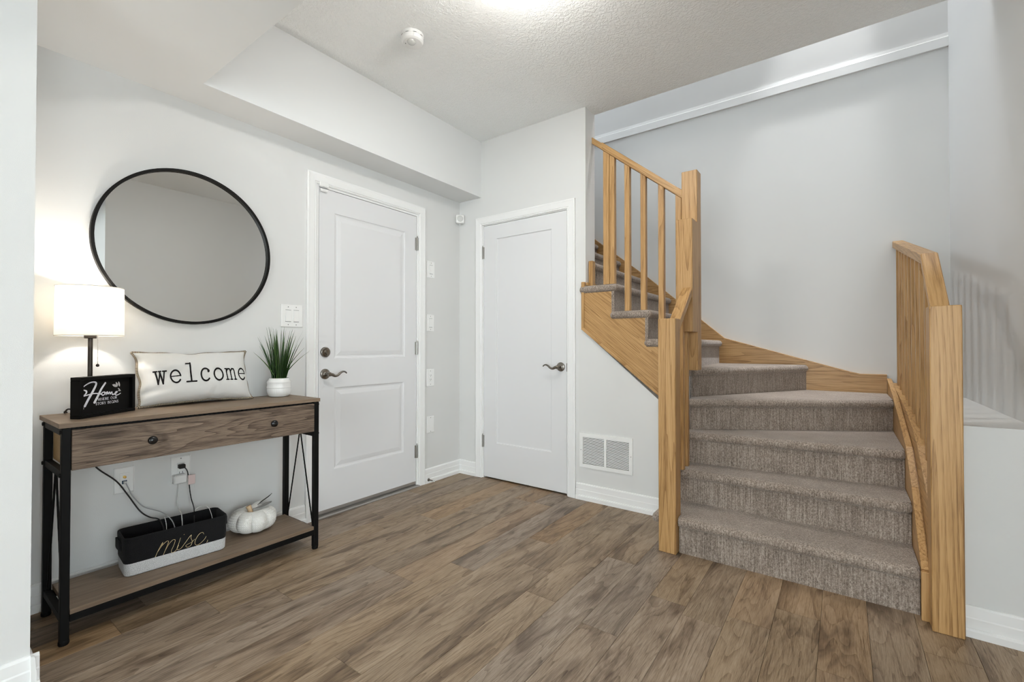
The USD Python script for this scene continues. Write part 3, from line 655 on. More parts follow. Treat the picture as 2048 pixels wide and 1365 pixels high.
# ceiling sensor
t = thing('ceiling_sensor', 'round white smoke and motion detector on the ceiling', 'detector', (.765, -1.21, H))
part('mount', lathe([(.060, 0), (.060, .012), (.058, .016)], 40, '-z', (.765, -1.21, H - .0003)), 'plastic_white', t, 30)
part('body', lathe([(.054, .014), (.060, .020), (.058, .040), (.050, .046), (.026, .048)], 40, '-z', (.765, -1.21, H)), 'plastic_white', t, 30)
part('lens', lathe([(.024, .046), (.024, .049), (.020, .055), (.010, .060), (.001, .061)], 28, '-z', (.775, -1.225, H)), 'lens_plastic', t, 40)
for q in [tf(bx(-.0016, .0016, -.0042, .0042, H - .0475, H - .0440, 0), rotz(YAW), (.7385 + .0050 * i, -1.2350 + .0036 * i, 0)) for i in range(3)]: part('vent_slot', q, 'slot_dark', t)
for q in [tf(bx(-.008, .008, .0585, .0605, -.018, -.0165, 0), rotz(a), (.765, -1.21, H)) for a in np.arange(0, 2 * PI, .7)]: part('rim_slot', q, 'plastic_shadow', t)
# flush-mount ceiling light
LCX, LCY = 1.545, -1.282
t = thing('ceiling_light', 'glowing round semi-flush light on the ceiling', 'ceiling light', (LCX, LCY, H))
part('base_ring', lathe([(.075, 0), (.075, .016), (.066, .021), (.014, .023), (.014, .100)], 48, '-z', (LCX, LCY, H - .0003)), 'satin_nickel', t, 30)
part('glass_dome', lathe([(.146, .1005), (.152, .115), (.143, .138), (.120, .156), (.085, .168), (.045, .175), (.005, .177)], 48, '-z', (LCX, LCY, H)), 'ceiling_glow', t, 60)
part('pan', lathe([(.150, .088), (.154, .090), (.154, .100), (.02, .1002)], 48, '-z', (LCX, LCY, H)), 'plastic_white', t, 30)
# upstairs recessed light
t = thing('downlight', 'recessed round light in the landing ceiling', 'recessed light', (2.80, .98, 5.449))
part('trim_ring', lathe([(.085, 0), (.085, .004), (.070, .006)], 32, '-z', (2.80, .98, 5.4495)), 'plastic_white', t)
part('lamp_disc', lathe([(.06, .0062), (.055, .0075)], 32, '-z', (2.80, .98, 5.4495)), 'downlight_glow', t)
# door stop on the baseboard
t = thing('doorstop', 'small nickel doorstop on the baseboard beside the entry door', 'doorstop', (.021, -.376, .028))
part('base', lathe([(.012, 0), (.012, .003), (.007, .006)], 20, 'x', (.0212, -.376, .028)), 'satin_nickel', t, 30)
part('stem', lathe([(.0045, .005), (.0045, .050)], 12, 'x', (.0212, -.376, .028)), 'satin_nickel', t, 30)
part('tip', lathe([(.0065, .050), (.0075, .054), (.0075, .063), (.005, .066)], 16, 'x', (.0212, -.376, .028)), 'lens_plastic', t, 30)
# return-air grille
t = thing('air_grille', 'white louvred return-air grille low on the closet wall', 'air vent', (1.331, 0, .226))
gx0, gx1, gz0, gz1 = 1.139, 1.523, .226, .464
part('frame', extr(frame_poly((gx0, gx1, gz0, gz1), [(gx0 + .024, 1.3235, gz0 + .026, gz1 - .026), (1.3385, gx1 - .024, gz0 + .026, gz1 - .026)]), .007, (0, -.0073, 0), 'xz'), 'plastic_white', t)
part('duct_shadow', bx(gx0 + .02, gx1 - .02, -.0016, -.0003, gz0 + .02, gz1 - .02, 0), 'slot_dark', t)
for xa, xb in ((gx0 + .024, 1.3235), (1.3385, gx1 - .024)):
    for i in range(22):
        z = gz0 + .031 + i * .0084
        part('louver', hull([(x, y, zz) for x in (xa, xb) for y, zz in ((-.0063, z - .0012), (-.0063, z - .0002), (-.0018, z + .0026), (-.0018, z + .0036))]), 'plastic_white', t)
for x in (gx0 + .011, gx1 - .011): part('screw', lathe([(.003, .007), (.003, .0082), (.001, .0086)], 10, '-y', (x, 0, .345)), 'plastic_shadow', t)
# round mirror
t = thing('round_mirror', 'large round mirror with a thin black frame above the console', 'mirror', (0, -1.976, 1.176))
a = np.linspace(0, 2 * PI, 128, endpoint=False)
prof = [(.366, .004), (.379, .004), (.379, .0265), (.377, .028), (.368, .028), (.366, .0265)]
part('frame', TM((q := sweep_closed(prof, [np.array([(h, -1.976 + r * math.cos(t_), 1.556 + r * math.sin(t_)) for r, h in prof]) for t_ in a], True)).vertices, q.faces), 'mirror_frame', t, 30)
part('glass', lathe([(.3668, 0), (.3668, .0035)], 128, 'x', (.010, -1.976, 1.556)), 'mirror_glass', t)
part('backing', lathe([(.360, 0), (.360, .009)], 64, 'x', (.0008, -1.976, 1.556)), 'mirror_frame', t)

# ================================================================== CONSOLE TABLE
tb = thing('console_table', 'narrow rustic wood console table with black metal frame', 'console table', (.21, -2.005, 0))
TX0, TX1, TY0, TY1, TZ = .036, .384, -2.503, -1.505, .7915
part('tabletop', bx(TX0, TX1, TY0, TY1, TZ - .0175, TZ, .001), 'table_oak', tb)
LEG = [(.0585, -2.4955), (.360, -2.4955), (.0585, -1.538), (.360, -1.538)]
for lx, ly in LEG:
    lg = part('leg', bx(lx, lx + .025, ly, ly + .025, .012, TZ - .0178, .0015), 'black_metal', tb)
    part('foot_cap', lathe([(.0135, .0002), (.0155, .004), (.0155, .012), (.0135, .018)], 20, at=(lx + .0125, ly + .0125, 0)), 'black_metal', lg, 40)
for ly in (-2.4955, -1.538):
    s = -1 if ly < -2 else 1
    for z in (.757, .604, .093):
        part('crossbar', bx(.0838, .3597, ly + .002, ly + .023, z - .012, z + .014, .001), 'black_metal', tb)
    # wire cross bracing
    for xa, xb in ((.215, .092), (.227, .352)):
        part('brace_rod', tube([(xa, ly + .0125, .592), (xb, ly + .0125, .107)], .0035, 8, False), 'black_metal', tb, 40)
    for z in (.760, .606):
        for x in (.071, .345):
            part('bolt', lathe([(.0075, -.0005), (.0075, .003), (.006, .005)], 12, '-y' if s < 0 else 'y', (x + (.0 if x < .1 else .027), ly + (0 if s < 0 else .025), z)), 'bolt_black', tb, 30)
part('front_rail', bx(.3615, .374, -2.4700, -1.5385, .7655, .7738, .0005), 'black_metal', tb)
part('shelf', bx(.0865, TX1 + .001, -2.4695, -1.5390, .1045, .1225, .001), 'table_oak', tb)
part('shelf_rail', bx(.3615, .3835, -2.4695, -1.5390, .078, .104, .001), 'black_metal', tb)
part('shelf_rail', bx(.088, .108, -2.4695, -1.5390, .078, .104, .001), 'black_metal', tb)
for ly in (-2.4695, -1.5520): part('side_panel', bx(.0865, .358, ly, ly + .013, .619, .772, .001), 'side_birch', tb)
part('back_panel', bx(.075, .083, -2.4690, -1.5395, .622, .770, .001), 'table_oak', tb)
dr = part('drawer', bx(.3655, .3860, -2.4690, -1.5395, .6195, .7650, .0015), 'drawer_oak', tb)
part('drawer_box', bx(.0900, .3650, -2.4500, -1.5585, .6300, .7400, .001), 'side_birch', tb)
for y in (-2.237, -1.757):
    part('knob', lathe([(.006, 0), (.006, .010), (.009, .012), (.0145, .015), (.0165, .020), (.0155, .025), (.011, .029), (.004, .0305)], 28, 'x', (.3858, y, .693)), 'black_gloss', dr, 40)

# ---------------- table lamp
LX, LY = .142, -2.374
t = thing('table_lamp', 'lit table lamp with white drum shade and pull chain', 'table lamp', (LX, LY, TZ))
part('base', lathe([(.052, 0), (.052, .010), (.049, .013), (.012, .016)], 40, at=(LX, LY, TZ + .0003)), 'lamp_bronze', t, 30)
part('pole', lathe([(.0078, .012), (.0078, .345), (.006, .348)], 20, at=(LX, LY, TZ)), 'lamp_bronze', t, 30)
part('socket', lathe([(.0185, .308), (.020, .310), (.020, .352), (.013, .372)], 24, at=(LX, LY, TZ)), 'lamp_bronze', t, 30)
SB, STOP, SR = TZ + .318, TZ + .518, .1065
n = 96; v = []; f = []
for r, z in ((SR, SB), (SR * .985, STOP), (SR * .985 - .0012, STOP), (SR - .0012, SB)):
    for j in range(n): v.append((LX + r * math.cos(2 * PI * j / n), LY + r * math.sin(2 * PI * j / n), z))
for i in range(4):
    for j in range(n):
        k = (j + 1) % n; A, B = i * n, ((i + 1) % 4) * n
        f += [(A + j, A + k, B + k), (A + j, B + k, B + j)]
shade = part('shade', TM(v, f), 'shade_fabric', t, 40)
for r, z in ((SR + .0004, SB + .002), (SR * .985 + .0004, STOP - .002)):
    ring = [(LX + r * math.cos(a_), LY + r * math.sin(a_), z) for a_ in np.linspace(0, 2 * PI, 64)]
    part('shade_rim', tube(ring, .0016, 6, False), 'cotton_white', shade, 40)
for q in [tube([(LX, LY, STOP - .02), (LX + SR * .98 * math.cos(a_), LY + SR * .98 * math.sin(a_), STOP - .004)], .0015, 6, False) for a_ in (.3, .3 + 2 * PI / 3, .3 + 4 * PI / 3)]: part('spider_rod', q, 'lamp_bronze', t)
part('bulb', lathe([(.0285, .4075), (.0305, .424), (.030, .436), (.0275, .450), (.018, .463), (.001, .468)], 28, at=(LX, LY, TZ)), 'bulb_glow', t, 60)
part('bulb_base', lathe([(.012, .372), (.014, .385), (.024, .397), (.0287, .407)], 28, at=(LX, LY, TZ)), 'plastic_white', t, 60)
ch = []
cx_, cy_ = LX + .010, LY + .021
for i in range(26): ch.append(tf(trimesh.creation.icosphere(1, .0016), None, (cx_, cy_, TZ + .322 - i * .0046)))
part('pull_chain', ch, 'chrome', t, 60, kind='stuff')
part('chain_bead', lathe([(.001, -.007), (.005, -.005), (.006, 0), (.004, .004), (.001, .006)], 16, at=(cx_, cy_, TZ + .198)), 'lamp_bronze', t, 50)
t = tag(obj('lamp_cord', tube([(LX - .045, LY - .030, TZ + .008), (LX - .062, LY - .052, TZ + .020), (LX - .085, LY - .06, TZ + .0045), (.032, -2.425, TZ + .004), (.027, -2.40, TZ - .05), (.027, -2.375, .70), (.028, -2.345, .60), (.03, -2.328, .545), (.03, -2.262, .471), (.03, -2.222, .401), (.035, -2.178, .316), (.07, -2.152, .288), (.124, -2.134, .2850), (.145, -2.124, .255), (.155, -2.110, .20)], .0030, 8), 'cable_black', None, 40), 'thick black cord hanging from the console into the misc basket', 'cord')

# ---------------- stroke lettering
def strokes(defs):
    """union of buffered polylines: (points, width[, curve])"""
    gs = []
    for d in defs:
        pts, w = d[0], d[1]
        if len(d) > 2 and d[2]: pts = catmull(pts, 6)
        gs.append(LineString(pts).buffer(w / 2, cap_style=2 if len(d) > 3 and d[3] else 1, quad_segs=4))
    return unary_union(gs)
def tapered(pts, ws, curve=True):
    P = catmull(pts, 8) if curve else np.array(pts, float)
    W = np.interp(np.linspace(0, 1, len(P)), np.linspace(0, 1, len(ws)), ws)
    return unary_union([Point(p).buffer(w / 2, quad_segs=4).union(Point(q).buffer(w2 / 2, quad_segs=4)).convex_hull for p, q, w, w2 in zip(P[:-1], P[1:], W[:-1], W[1:])])
def arc(cx, cy, rx, ry, a0, a1, n=20): return [(cx + rx * math.cos(math.radians(a)), cy + ry * math.sin(math.radians(a))) for a in np.linspace(a0, a1, n)]
def flat_mesh(poly, maxedge=None):
    vs, fs, n = [], [], 0
    for g in getattr(poly, 'geoms', [poly]):
        if g.geom_type != 'Polygon' or g.area < 1e-9: continue
        v, f = trimesh.creation.triangulate_polygon(g, engine='earcut')
        if maxedge:
            v3, f = trimesh.remesh.subdivide_to_size(np.column_stack([v, np.zeros(len(v))]), f, maxedge, max_iter=12)
            v = v3[:, :2]
        vs.append(v); fs.append(np.asarray(f) + n); n += len(v)
    return np.vstack(vs), np.vstack(fs)
def orient(m, d):
    """flip so that the summed normal points along d"""
    return m if (np.asarray(m.face_normals) * np.asarray(m.area_faces)[:, None]).sum(0) @ np.asarray(d) > 0 else TM(m.vertices, m.faces[:, ::-1])
CAPS = {
 'W': (1.25, [([(.0, 1), (.32, 0)], .15), ([(.32, 0), (.62, 1)], .07), ([(.62, 1), (.92, 0)], .15), ([(.92, 0), (1.22, 1)], .07), ([(-.08, 1), (.16, 1)], .05), ([(1.12, 1), (1.32, 1)], .05)]),
 'H': (.95, [([(.1, 0), (.1, 1)], .15), ([(.8, 0), (.8, 1)], .15), ([(.1, .52), (.8, .52)], .06), ([(-.03, 0), (.23, 0)], .05), ([(-.03, 1), (.23, 1)], .05), ([(.67, 0), (.93, 0)], .05), ([(.67, 1), (.93, 1)], .05)]),
 'E': (.75, [([(.1, 0), (.1, 1)], .15), ([(0, 1), (.6, 1)], .06), ([(0, 0), (.64, 0)], .06), ([(.1, .52), (.5, .52)], .06), ([(.6, 1), (.6, .82)], .05), ([(.64, 0), (.64, .2)], .05)]),
 'R': (.85, [([(.1, 0), (.1, 1)], .15), ([(.1, 1), (.42, 1)] + arc(.42, .76, .24, .24, 90, -90) + [(.1, .52)], .09), ([(.36, .52), (.8, 0)], .14), ([(-.03, 0), (.25, 0)], .05)]),
 'O': (1.0, [(arc(.46, .5, .42, .5, 0, 360, 40), .12)]),
 'U': (.95, [([(.12, 1), (.12, .35)] + arc(.45, .34, .33, .34, 180, 360) + [(.78, 1)], .11), ([(0, 1), (.26, 1)], .05), ([(.68, 1), (.9, 1)], .05)]),
 'S': (.72, [([(.58, .84), (.44, 1), (.2, .98), (.08, .78), (.2, .58), (.46, .44), (.58, .24), (.46, .03), (.22, 0), (.06, .18)], .12, True)]),
 'T': (.82, [([(.4, 0), (.4, 1)], .15), ([(.02, 1), (.78, 1)], .06), ([(.02, 1), (.02, .82)], .05), ([(.78, 1), (.78, .82)], .05), ([(.26, 0), (.54, 0)], .05)]),
 'Y': (.85, [([(.02, 1), (.4, .45)], .14), ([(.4, .45), (.78, 1)], .07), ([(.4, .45), (.4, 0)], .14), ([(.26, 0), (.54, 0)], .05)]),
 'B': (.82, [([(.1, 0), (.1, 1)], .15), ([(.1, 1), (.36, 1)] + arc(.36, .77, .22, .23, 90, -90) + [(.1, .54)], .08), ([(.36, .54)] + arc(.4, .27, .27, .27, 90, -90) + [(.1, 0)], .09)]),
 'G': (.95, [(arc(.46, .5, .42, .5, 45, 340, 30), .11), ([(.86, .4), (.86, .06)], .13), ([(.68, .42), (.98, .42)], .05)]),
 'I': (.40, [([(.15, 0), (.15, 1)], .15), ([(.0, 0), (.3, 0)], .05), ([(.0, 1), (.3, 1)], .05)]),
 'N': (1.0, [([(.1, 0), (.1, 1)], .07), ([(.06, 1), (.82, 0)], .15), ([(.82, 0), (.82, 1)], .07), ([(0, 0), (.2, 0)], .05), ([(.7, 1), (.94, 1)], .05)]),
}
def caps_text(s, x0, x1, y, h):
    from shapely import affinity
    adv = [CAPS[c][0] if c != ' ' else .55 for c in s]; tot = sum(adv) + .12 * (len(s) - 1)
    k = (x1 - x0) / tot; x = x0; gs = []
    for c, a_ in zip(s, adv):
        if c != ' ':
            g = strokes([(d[0], d[1] * 1.35, *d[2:]) for d in CAPS[c][1]]); gs.append(affinity.affine_transform(g, [k, 0, 0, h, x, y]))
        x += (a_ + .12) * k
    return unary_union(gs)

# ---------------- framed sign
A_, B_ = np.array([.302, -2.432]), np.array([.1695, -2.233])
L_ = np.linalg.norm(B_ - A_); ux = np.append((B_ - A_) / L_, 0); nx = np.array([-ux[1] * -1, ux[0] * -1, 0]); nx = np.array([ux[1], -ux[0], 0])
SH, SD = .157, .041
t = thing('framed_sign', 'black box-framed sign reading Home on the console', 'sign', (*(A_ + B_) / 2, TZ))
MS = np.stack([ux, -nx, np.array([0, 0, 1.0])], 1); OS = np.array([*A_, TZ + .0004])      # local: x along, y back, z up
fr = cat([bx(0, L_, 0, SD, 0, .013, .001), bx(0, L_, 0, SD, SH - .013, SH, .001), bx(0, .013, 0, SD, .0131, SH - .0131, .001), bx(L_ - .013, L_, 0, SD, .0131, SH - .0131, .001)])
part('frame', tf(fr, MS, OS), 'sign_black', t)
panel = part('panel', tf(bx(.0125, L_ - .0125, .017, .023, .0125, SH - .0125, 0), MS, OS), 'sign_panel', t)
def sgn(px):            # a print layout: x 0..1 across, y 0..1 up, fitted to the front face
    q = []
    for x, y in px:
        u = (x - 245) / (1635 - 245); top = 235 + (125 - 235) * u; bot = 1255 + (1040 - 1255) * u
        q.append((u * L_ + .002, (bot - y) / (bot - top) * SH))
    return q
def sw(w): return w / 1390 * L_
script = [tapered(sgn([(325, 535), (400, 455), (520, 372), (630, 342), (690, 370), (668, 460), (590, 620), (500, 790), (430, 940)]), [sw(18), sw(26), sw(34), sw(44), sw(52), sw(56), sw(54)]),
          tapered(sgn([(915, 365), (820, 510), (735, 690), (655, 850)]), [sw(44), sw(52), sw(58)]),
          tapered(sgn([(405, 545), (460, 570), (455, 625), (400, 685), (328, 718)]), [sw(26), sw(40), sw(36), sw(26), sw(18)]),
          tapered(sgn([(328, 718), (450, 680), (560, 645), (700, 625), (830, 645)]), [sw(22), sw(26), sw(26), sw(30)]),
          tapered(sgn([(905, 590), (850, 600), (825, 640), (858, 672), (905, 635), (900, 595), (930, 610), (965, 585)]), [sw(26)] * 2),
          tapered(sgn([(935, 655), (975, 590), (985, 640), (1030, 588), (1040, 640), (1085, 585), (1095, 650), (1130, 640)]), [sw(26)] * 2),
          tapered(sgn([(1120, 650), (1190, 620), (1225, 578), (1185, 585), (1165, 640), (1210, 665), (1275, 640), (1315, 615)]), [sw(30), sw(26), sw(18)])]
def leafp(a, b, w):
    a, b = np.array(a, float), np.array(b, float); d = b - a; nn = np.array([-d[1], d[0]]) / np.linalg.norm(d)
    return Polygon(sgn([a + d * s + nn * w * k for s, k in ((0, 0), (.25, .8), (.5, 1), (.75, .8), (1, 0), (.75, -.8), (.5, -1), (.25, -.8))]))
leaves = [leafp((1090, 405), (1235, 450), 34), leafp((1188, 335), (1238, 440), 24), leafp((1258, 320), (1290, 455), 24), leafp((1238, 488), (1308, 540), 16), leafp((1240, 552), (1328, 550), 16),
          leafp((338, 845), (332, 1030), 22), leafp((398, 960), (385, 1035), 20), leafp((325, 1045), (385, 1035), 10)]
def on_sign(poly, name, m):
    v, f = flat_mesh(poly)
    w = np.column_stack([v[:, 0], np.full(len(v), .0166), v[:, 1]])
    part(name, orient(tf(TM(w, f), MS, OS), nx), m, panel)
clip = sbox(.014, .014, L_ - .014, SH - .014)
on_sign(unary_union(script).intersection(clip), 'script_lettering', 'sign_print')
for g in leaves:
    g = g.intersection(clip)
    if g.area > 1e-7: on_sign(g, 'leaf_print', 'sign_print_grey')
p0, p1 = sgn([(735, 800)])[0], sgn([(1220, 752)])[0]
q0, q1 = sgn([(685, 918)])[0], sgn([(1262, 838)])[0]
on_sign(unary_union([caps_text('WHERE OUR', p0[0], p1[0], (p0[1] + p1[1]) / 2, .0095), caps_text('STORY BEGINS', q0[0], q1[0], (q0[1] + q1[1]) / 2, .0095)]), 'small_lettering', 'sign_print')

# ---------------- pillow
PW, PH = .478, .252
t = thing('throw_pillow', 'white lumbar pillow printed welcome leaning on the wall', 'pillow', (.12, -1.975, TZ))
tilt = math.radians(19)
nu, nv = 56, 34
def pillow_pt(u, v, side):
    """u,v in -1..1"""
    e = (1 - abs(u) ** 2.6) * (1 - abs(v) ** 2.6)
    pinch = 1 - (.075 * (1 - u * u) + .07 * math.exp(-((u + .10) / .16) ** 2) * (v > 0) + .03 * math.exp(-((u - .2) / .2) ** 2) * (v < 0)) * (abs(v) ** 4)
    pinch_u = 1 - (.075 * (1 - v ** 4) + .018 * math.cos(v * 7.5 + .6) * (u < 0)) * (abs(u) ** 5)
    x = u * PW / 2 * pinch_u; y = v * PH / 2 * pinch
    wr = .016 * (meshkit.noise(np.array([u * 2.2 + 5, v * 2.6, 3.0 + side])) - .5) * e ** .5
    fold = -.015 * math.exp(-((u - .18 - .22 * (v + .9)) / .055) ** 2) * max(0, -v - .25) - .012 * math.exp(-((v + .35 - .25 * u) / .10) ** 2) * max(0, -u - .45) * 2
    fold += -.014 * math.exp(-((u + .15) / .06) ** 2) * max(0, v - .6)
    th = .072 * max(e, 0) ** .42
    if abs(u) >= .999 or abs(v) >= .999: return np.array([x, y, 0.0])
    return np.array([x, y, side * (th + wr + (fold if side > 0 else 0))])
dirx = np.array([0, 1.0, 0]); diry = np.array([-math.sin(tilt), 0, math.cos(tilt)]); dirn = np.array([math.cos(tilt), 0, math.sin(tilt)])
PC = np.array([.0, -1.975, TZ + .007]) + diry * PH / 2 + np.array([.1225, 0, .0])
def place(q): return PC + dirx * q[0] + diry * q[1] + dirn * q[2]
us = np.sin(np.linspace(-PI / 2, PI / 2, nu)); vs = np.sin(np.linspace(-PI / 2, PI / 2, nv))
V, Fc = [], []
for side in (1, -1):
    b = len(V)
    for i in range(nu):
        for j in range(nv): V.append(place(pillow_pt(us[i], vs[j], side)))
    for i in range(nu - 1):
        for j in range(nv - 1):
            a0, a1, a2, a3 = b + i * nv + j, b + (i + 1) * nv + j, b + (i + 1) * nv + j + 1, b + i * nv + j + 1
            Fc += [(a0, a1, a2), (a0, a2, a3)] if side > 0 else [(a0, a2, a1), (a0, a3, a2)]
V = np.array(V); V[:, 0] = np.maximum(V[:, 0], .004); V[:, 2] = np.maximum(V[:, 2], TZ + .0006)
pm = trimesh.Trimesh(V, np.array(Fc), process=True); pm.merge_vertices()
cover = part('cover', TM(pm.vertices, pm.faces), 'cotton_white', t, True)
# whip-stitched rope edge: tan rope with dark stitches
edge = []
for u in np.linspace(-1, 1, 60): edge.append((u, 1.0))
for v in np.linspace(1, -1, 34)[1:]: edge.append((1.0, v))
for u in np.linspace(1, -1, 60)[1:]: edge.append((u, -1.0))
for v in np.linspace(-1, 1, 34)[1:]: edge.append((-1.0, v))
ep = []
for i, (u, v) in enumerate(edge):
    q = pillow_pt(u, v, 1) * np.array([1.012, 1.018, 1]); q[2] += .004 * math.sin(i * .55)
    w = place(q); w[0] = max(w[0], .007); w[2] = max(w[2], TZ + .0045); ep.append(w)
part('rope_trim', tube(ep, .0048, 8, True, 2), 'rope_tan', t, 40)
st_ = []
E = catmull(ep, 3)
for i in range(2, len(E) - 2, 2):
    d = E[i + 1] - E[i - 1]; d /= np.linalg.norm(d)
    st_.append(tube([E[i] - d * .0010, E[i] + d * .0010], .0057, 8, False))
part('rope_stitches', st_, 'rope_dark', t, 40, kind='stuff')
# typewriter lettering, x-height 1
TW = {
 'w': [([(-.05, .96), (.27, .96)], .09), ([(.12, .94), (.30, .03)], .13), ([(.30, .03), (.50, .86)], .10), ([(.50, .86), (.70, .03)], .13), ([(.70, .03), (.88, .94)], .10), ([(.38, .96), (.60, .96)], .08), ([(.74, .96), (1.05, .96)], .09)],
 'e': [(arc(.5, .5, .42, .48, 5, 325, 26), .11), ([(.1, .52), (.9, .55)], .07)],
 'l': [([(.12, 1.42), (.50, 1.42)], .09), ([(.50, 1.45), (.50, .04)], .12), ([(.08, .03), (.95, .03)], .10)],
 'c': [(arc(.52, .5, .42, .48, 40, 318, 24), .12), ([(.80, .76), (.82, .80)], .19)],
 'o': [(arc(.5, .5, .44, .48, 0, 360, 36), .12)],
 'm': [([(-.10, .95), (.10, .95)], .08), ([(.06, .95), (.06, .03)], .10), ([(.06, .72), (.22, .95), (.40, .93), (.48, .75), (.48, .03)], .10), ([(.48, .72), (.64, .95), (.82, .93), (.90, .75), (.90, .03)], .10), ([(-.08, .03), (.20, .03)], .08), ([(.36, .03), (.60, .03)], .08), ([(.78, .03), (1.04, .03)], .08)],
}
from shapely import affinity
gs = []
for i, c in enumerate('welcome'):
    g = strokes([(p, w * 1.12) for p, w in TW[c]]); gs.append(affinity.affine_transform(g, [.0455, 0, 0, .062, -.186 + i * .0585, -.042]))
v, f = flat_mesh(unary_union(gs), .007)
W = []
for x, y in v:
    u, vv = x / (PW / 2), y / (PH / 2)
    d = .003
    q = pillow_pt(u, vv, 1); n_ = np.cross(pillow_pt(u + d, vv, 1) - pillow_pt(u - d, vv, 1), pillow_pt(u, vv + d, 1) - pillow_pt(u, vv - d, 1)); n_ /= np.linalg.norm(n_)
    q = q + n_ * .0017
    W.append(place(q))
part('welcome_lettering', orient(TM(W, f), dirn), 'ink_black', cover)

# ---------------- potted grass
GX, GY = .118, -1.590
t = thing('potted_grass', 'green artificial grass in a white ribbed ceramic pot', 'potted plant', (GX, GY, TZ))
potprof = [(.036, 0), (.048, .002), (.0555, .010), (.0595, .024), (.0605, .036), (.0592, .046), (.0612, .049), (.0612, .054), (.0592, .057), (.0590, .072), (.0608, .075), (.0606, .081), (.0555, .087), (.0505, .096), (.0500, .1005), (.0470, .1010), (.0460, .094), (.0455, .085)]
def ribs(a_, h): return 1 - (.012 if ((.010 < h < .045) or (.057 < h < .073)) else 0) * (math.cos(a_ * 44) > .55)
part('pot', lathe(potprof, 220, at=(GX, GY, TZ + .0004), mod=ribs), 'ceramic_white', t, 35)
part('soil', lathe([(.0440, .084), (.030, .0885), (.001, .0895)], 28, at=(GX, GY, TZ)), 'soil', t)
grng = random.Random(4)
for i in range(96):
    a_ = grng.uniform(0, 2 * PI); rr = .033 * math.sqrt(grng.random()); hgt = grng.uniform(.17, .30); lean = (rr / .033) * grng.uniform(.05, .40) + grng.uniform(0, .05)
    if i < 5: lean, hgt = .62 + .05 * i, .22
    w = grng.uniform(.0022, .0042)
    base = np.array([GX + rr * math.cos(a_), GY + rr * math.sin(a_), TZ + .087])
    out = np.array([math.cos(a_), math.sin(a_), 0]); sd = np.array([-math.sin(a_ + .8), math.cos(a_ + .8), 0])
    P, Fb = [], []
    nseg = 6
    for s in range(nseg + 1):
        q = s / nseg
        c_ = base + out * (math.sin(lean) * hgt * (q * .55 + .45 * q * q)) + np.array([0, 0, math.cos(lean) * hgt * q])
        if c_[0] < .012: c_[0] = .012
        ww = w * (1 - q ** 2.2) + .0003
        P += [c_ - sd * ww, c_ + out * ww * .35, c_ + sd * ww]
    for s in range(nseg):
        o = s * 3
        for k in range(3):
            k2 = (k + 1) % 3
            Fb += [(o + k, o + k2, o + 3 + k2), (o + k, o + 3 + k2, o + 3 + k)]
    part('blade', TM(P, Fb), 'grass_leaf', t, True)

# ---------------- storage basket on the shelf
ZS = .1229
BC = np.array([.205, -2.098, ZS]); BR = math.radians(-5.5)
t = thing('storage_basket', 'black felt basket with white base lettered misc. on the shelf', 'basket', BC)
def rrect(w, d, r, n=6):
    pts = []
    for cx2, cy2, a0 in ((w / 2 - r, d / 2 - r, 0), (-w / 2 + r, d / 2 - r, 90), (-w / 2 + r, -d / 2 + r, 180), (w / 2 - r, -d / 2 + r, 270)):
        for a_ in np.linspace(a0, a0 + 90, n): pts.append((cx2 + r * math.cos(math.radians(a_)), cy2 + r * math.sin(math.radians(a_))))
    return np.array(pts)
MB = rotz(BR)
def loft(levels, capb=True, capt=False, wob=0.0, seed=0):
    rings = []
    for d, w, r, z in levels:
        q = rrect(d, w, r); q3 = np.column_stack([q, np.full(len(q), z)])
        if wob:
            nn = meshkit.noise(q3 * 30 + seed) - .5; q3[:, 2] += nn * wob
        rings.append(q3)
    n = len(rings[0]); v = np.vstack(rings); f = []
    for i in range(len(rings) - 1):
        for j in range(n):
            k = (j + 1) % n
            f += [(i * n + j, i * n + k, (i + 1) * n + k), (i * n + j, (i + 1) * n + k, (i + 1) * n + j)]
    if capb:
        b = len(v); v = np.vstack([v, [[0, 0, levels[0][3]]]])
        for j in range(n): f.append((b, (j + 1) % n, j))
    if capt:
        b = len(v); v = np.vstack([v, [[0, 0, levels[-1][3]]]]); o = (len(rings) - 1) * n
        for j in range(n): f.append((b, o + j, o + (j + 1) % n))
    return tf(TM(v, f), MB, BC)
# (depth, width, corner radius, z)
part('white_base', loft([(.152, .358, .022, .0003), (.160, .366, .026, .006), (.163, .370, .026, .052), (.158, .364, .024, .0545), (.150, .356, .022, .050)], True, False, .003), 'terry_white', t, 60)
blk = part('black_sides', loft([(.1600, .3665, .025, .050), (.1645, .3710, .026, .060), (.1680, .3770, .027, .150), (.1660, .3750, .027, .1565), (.1600, .3690, .025, .1580), (.1530, .3620, .022, .1560), (.1510, .3600, .022, .146), (.144, .350, .020, .012)], False, True, .003, 4), 'felt_black', t, 60)
for s in (-1, 1):
    hp = [(-.045, s * .1865, .118), (-.040, s * .193, .122), (0, s * .196, .122), (.040, s * .193, .122), (.045, s * .1865, .118)]
    hd = catmull(hp, 6); rings = []
    for q in hd: rings.append(np.array([(q[0], q[1] - s * .0035, q[2] - .016), (q[0], q[1] + s * .0035, q[2] - .016), (q[0], q[1] + s * .0035, q[2] + .016), (q[0], q[1] - s * .0035, q[2] + .016)]))
    hm = sweep_closed([(0, 0), (1, 0), (1, 1), (0, 1)], rings); hm.fix_normals()
    part('handle', tf(hm, MB, BC), 'felt_black', t, 40)
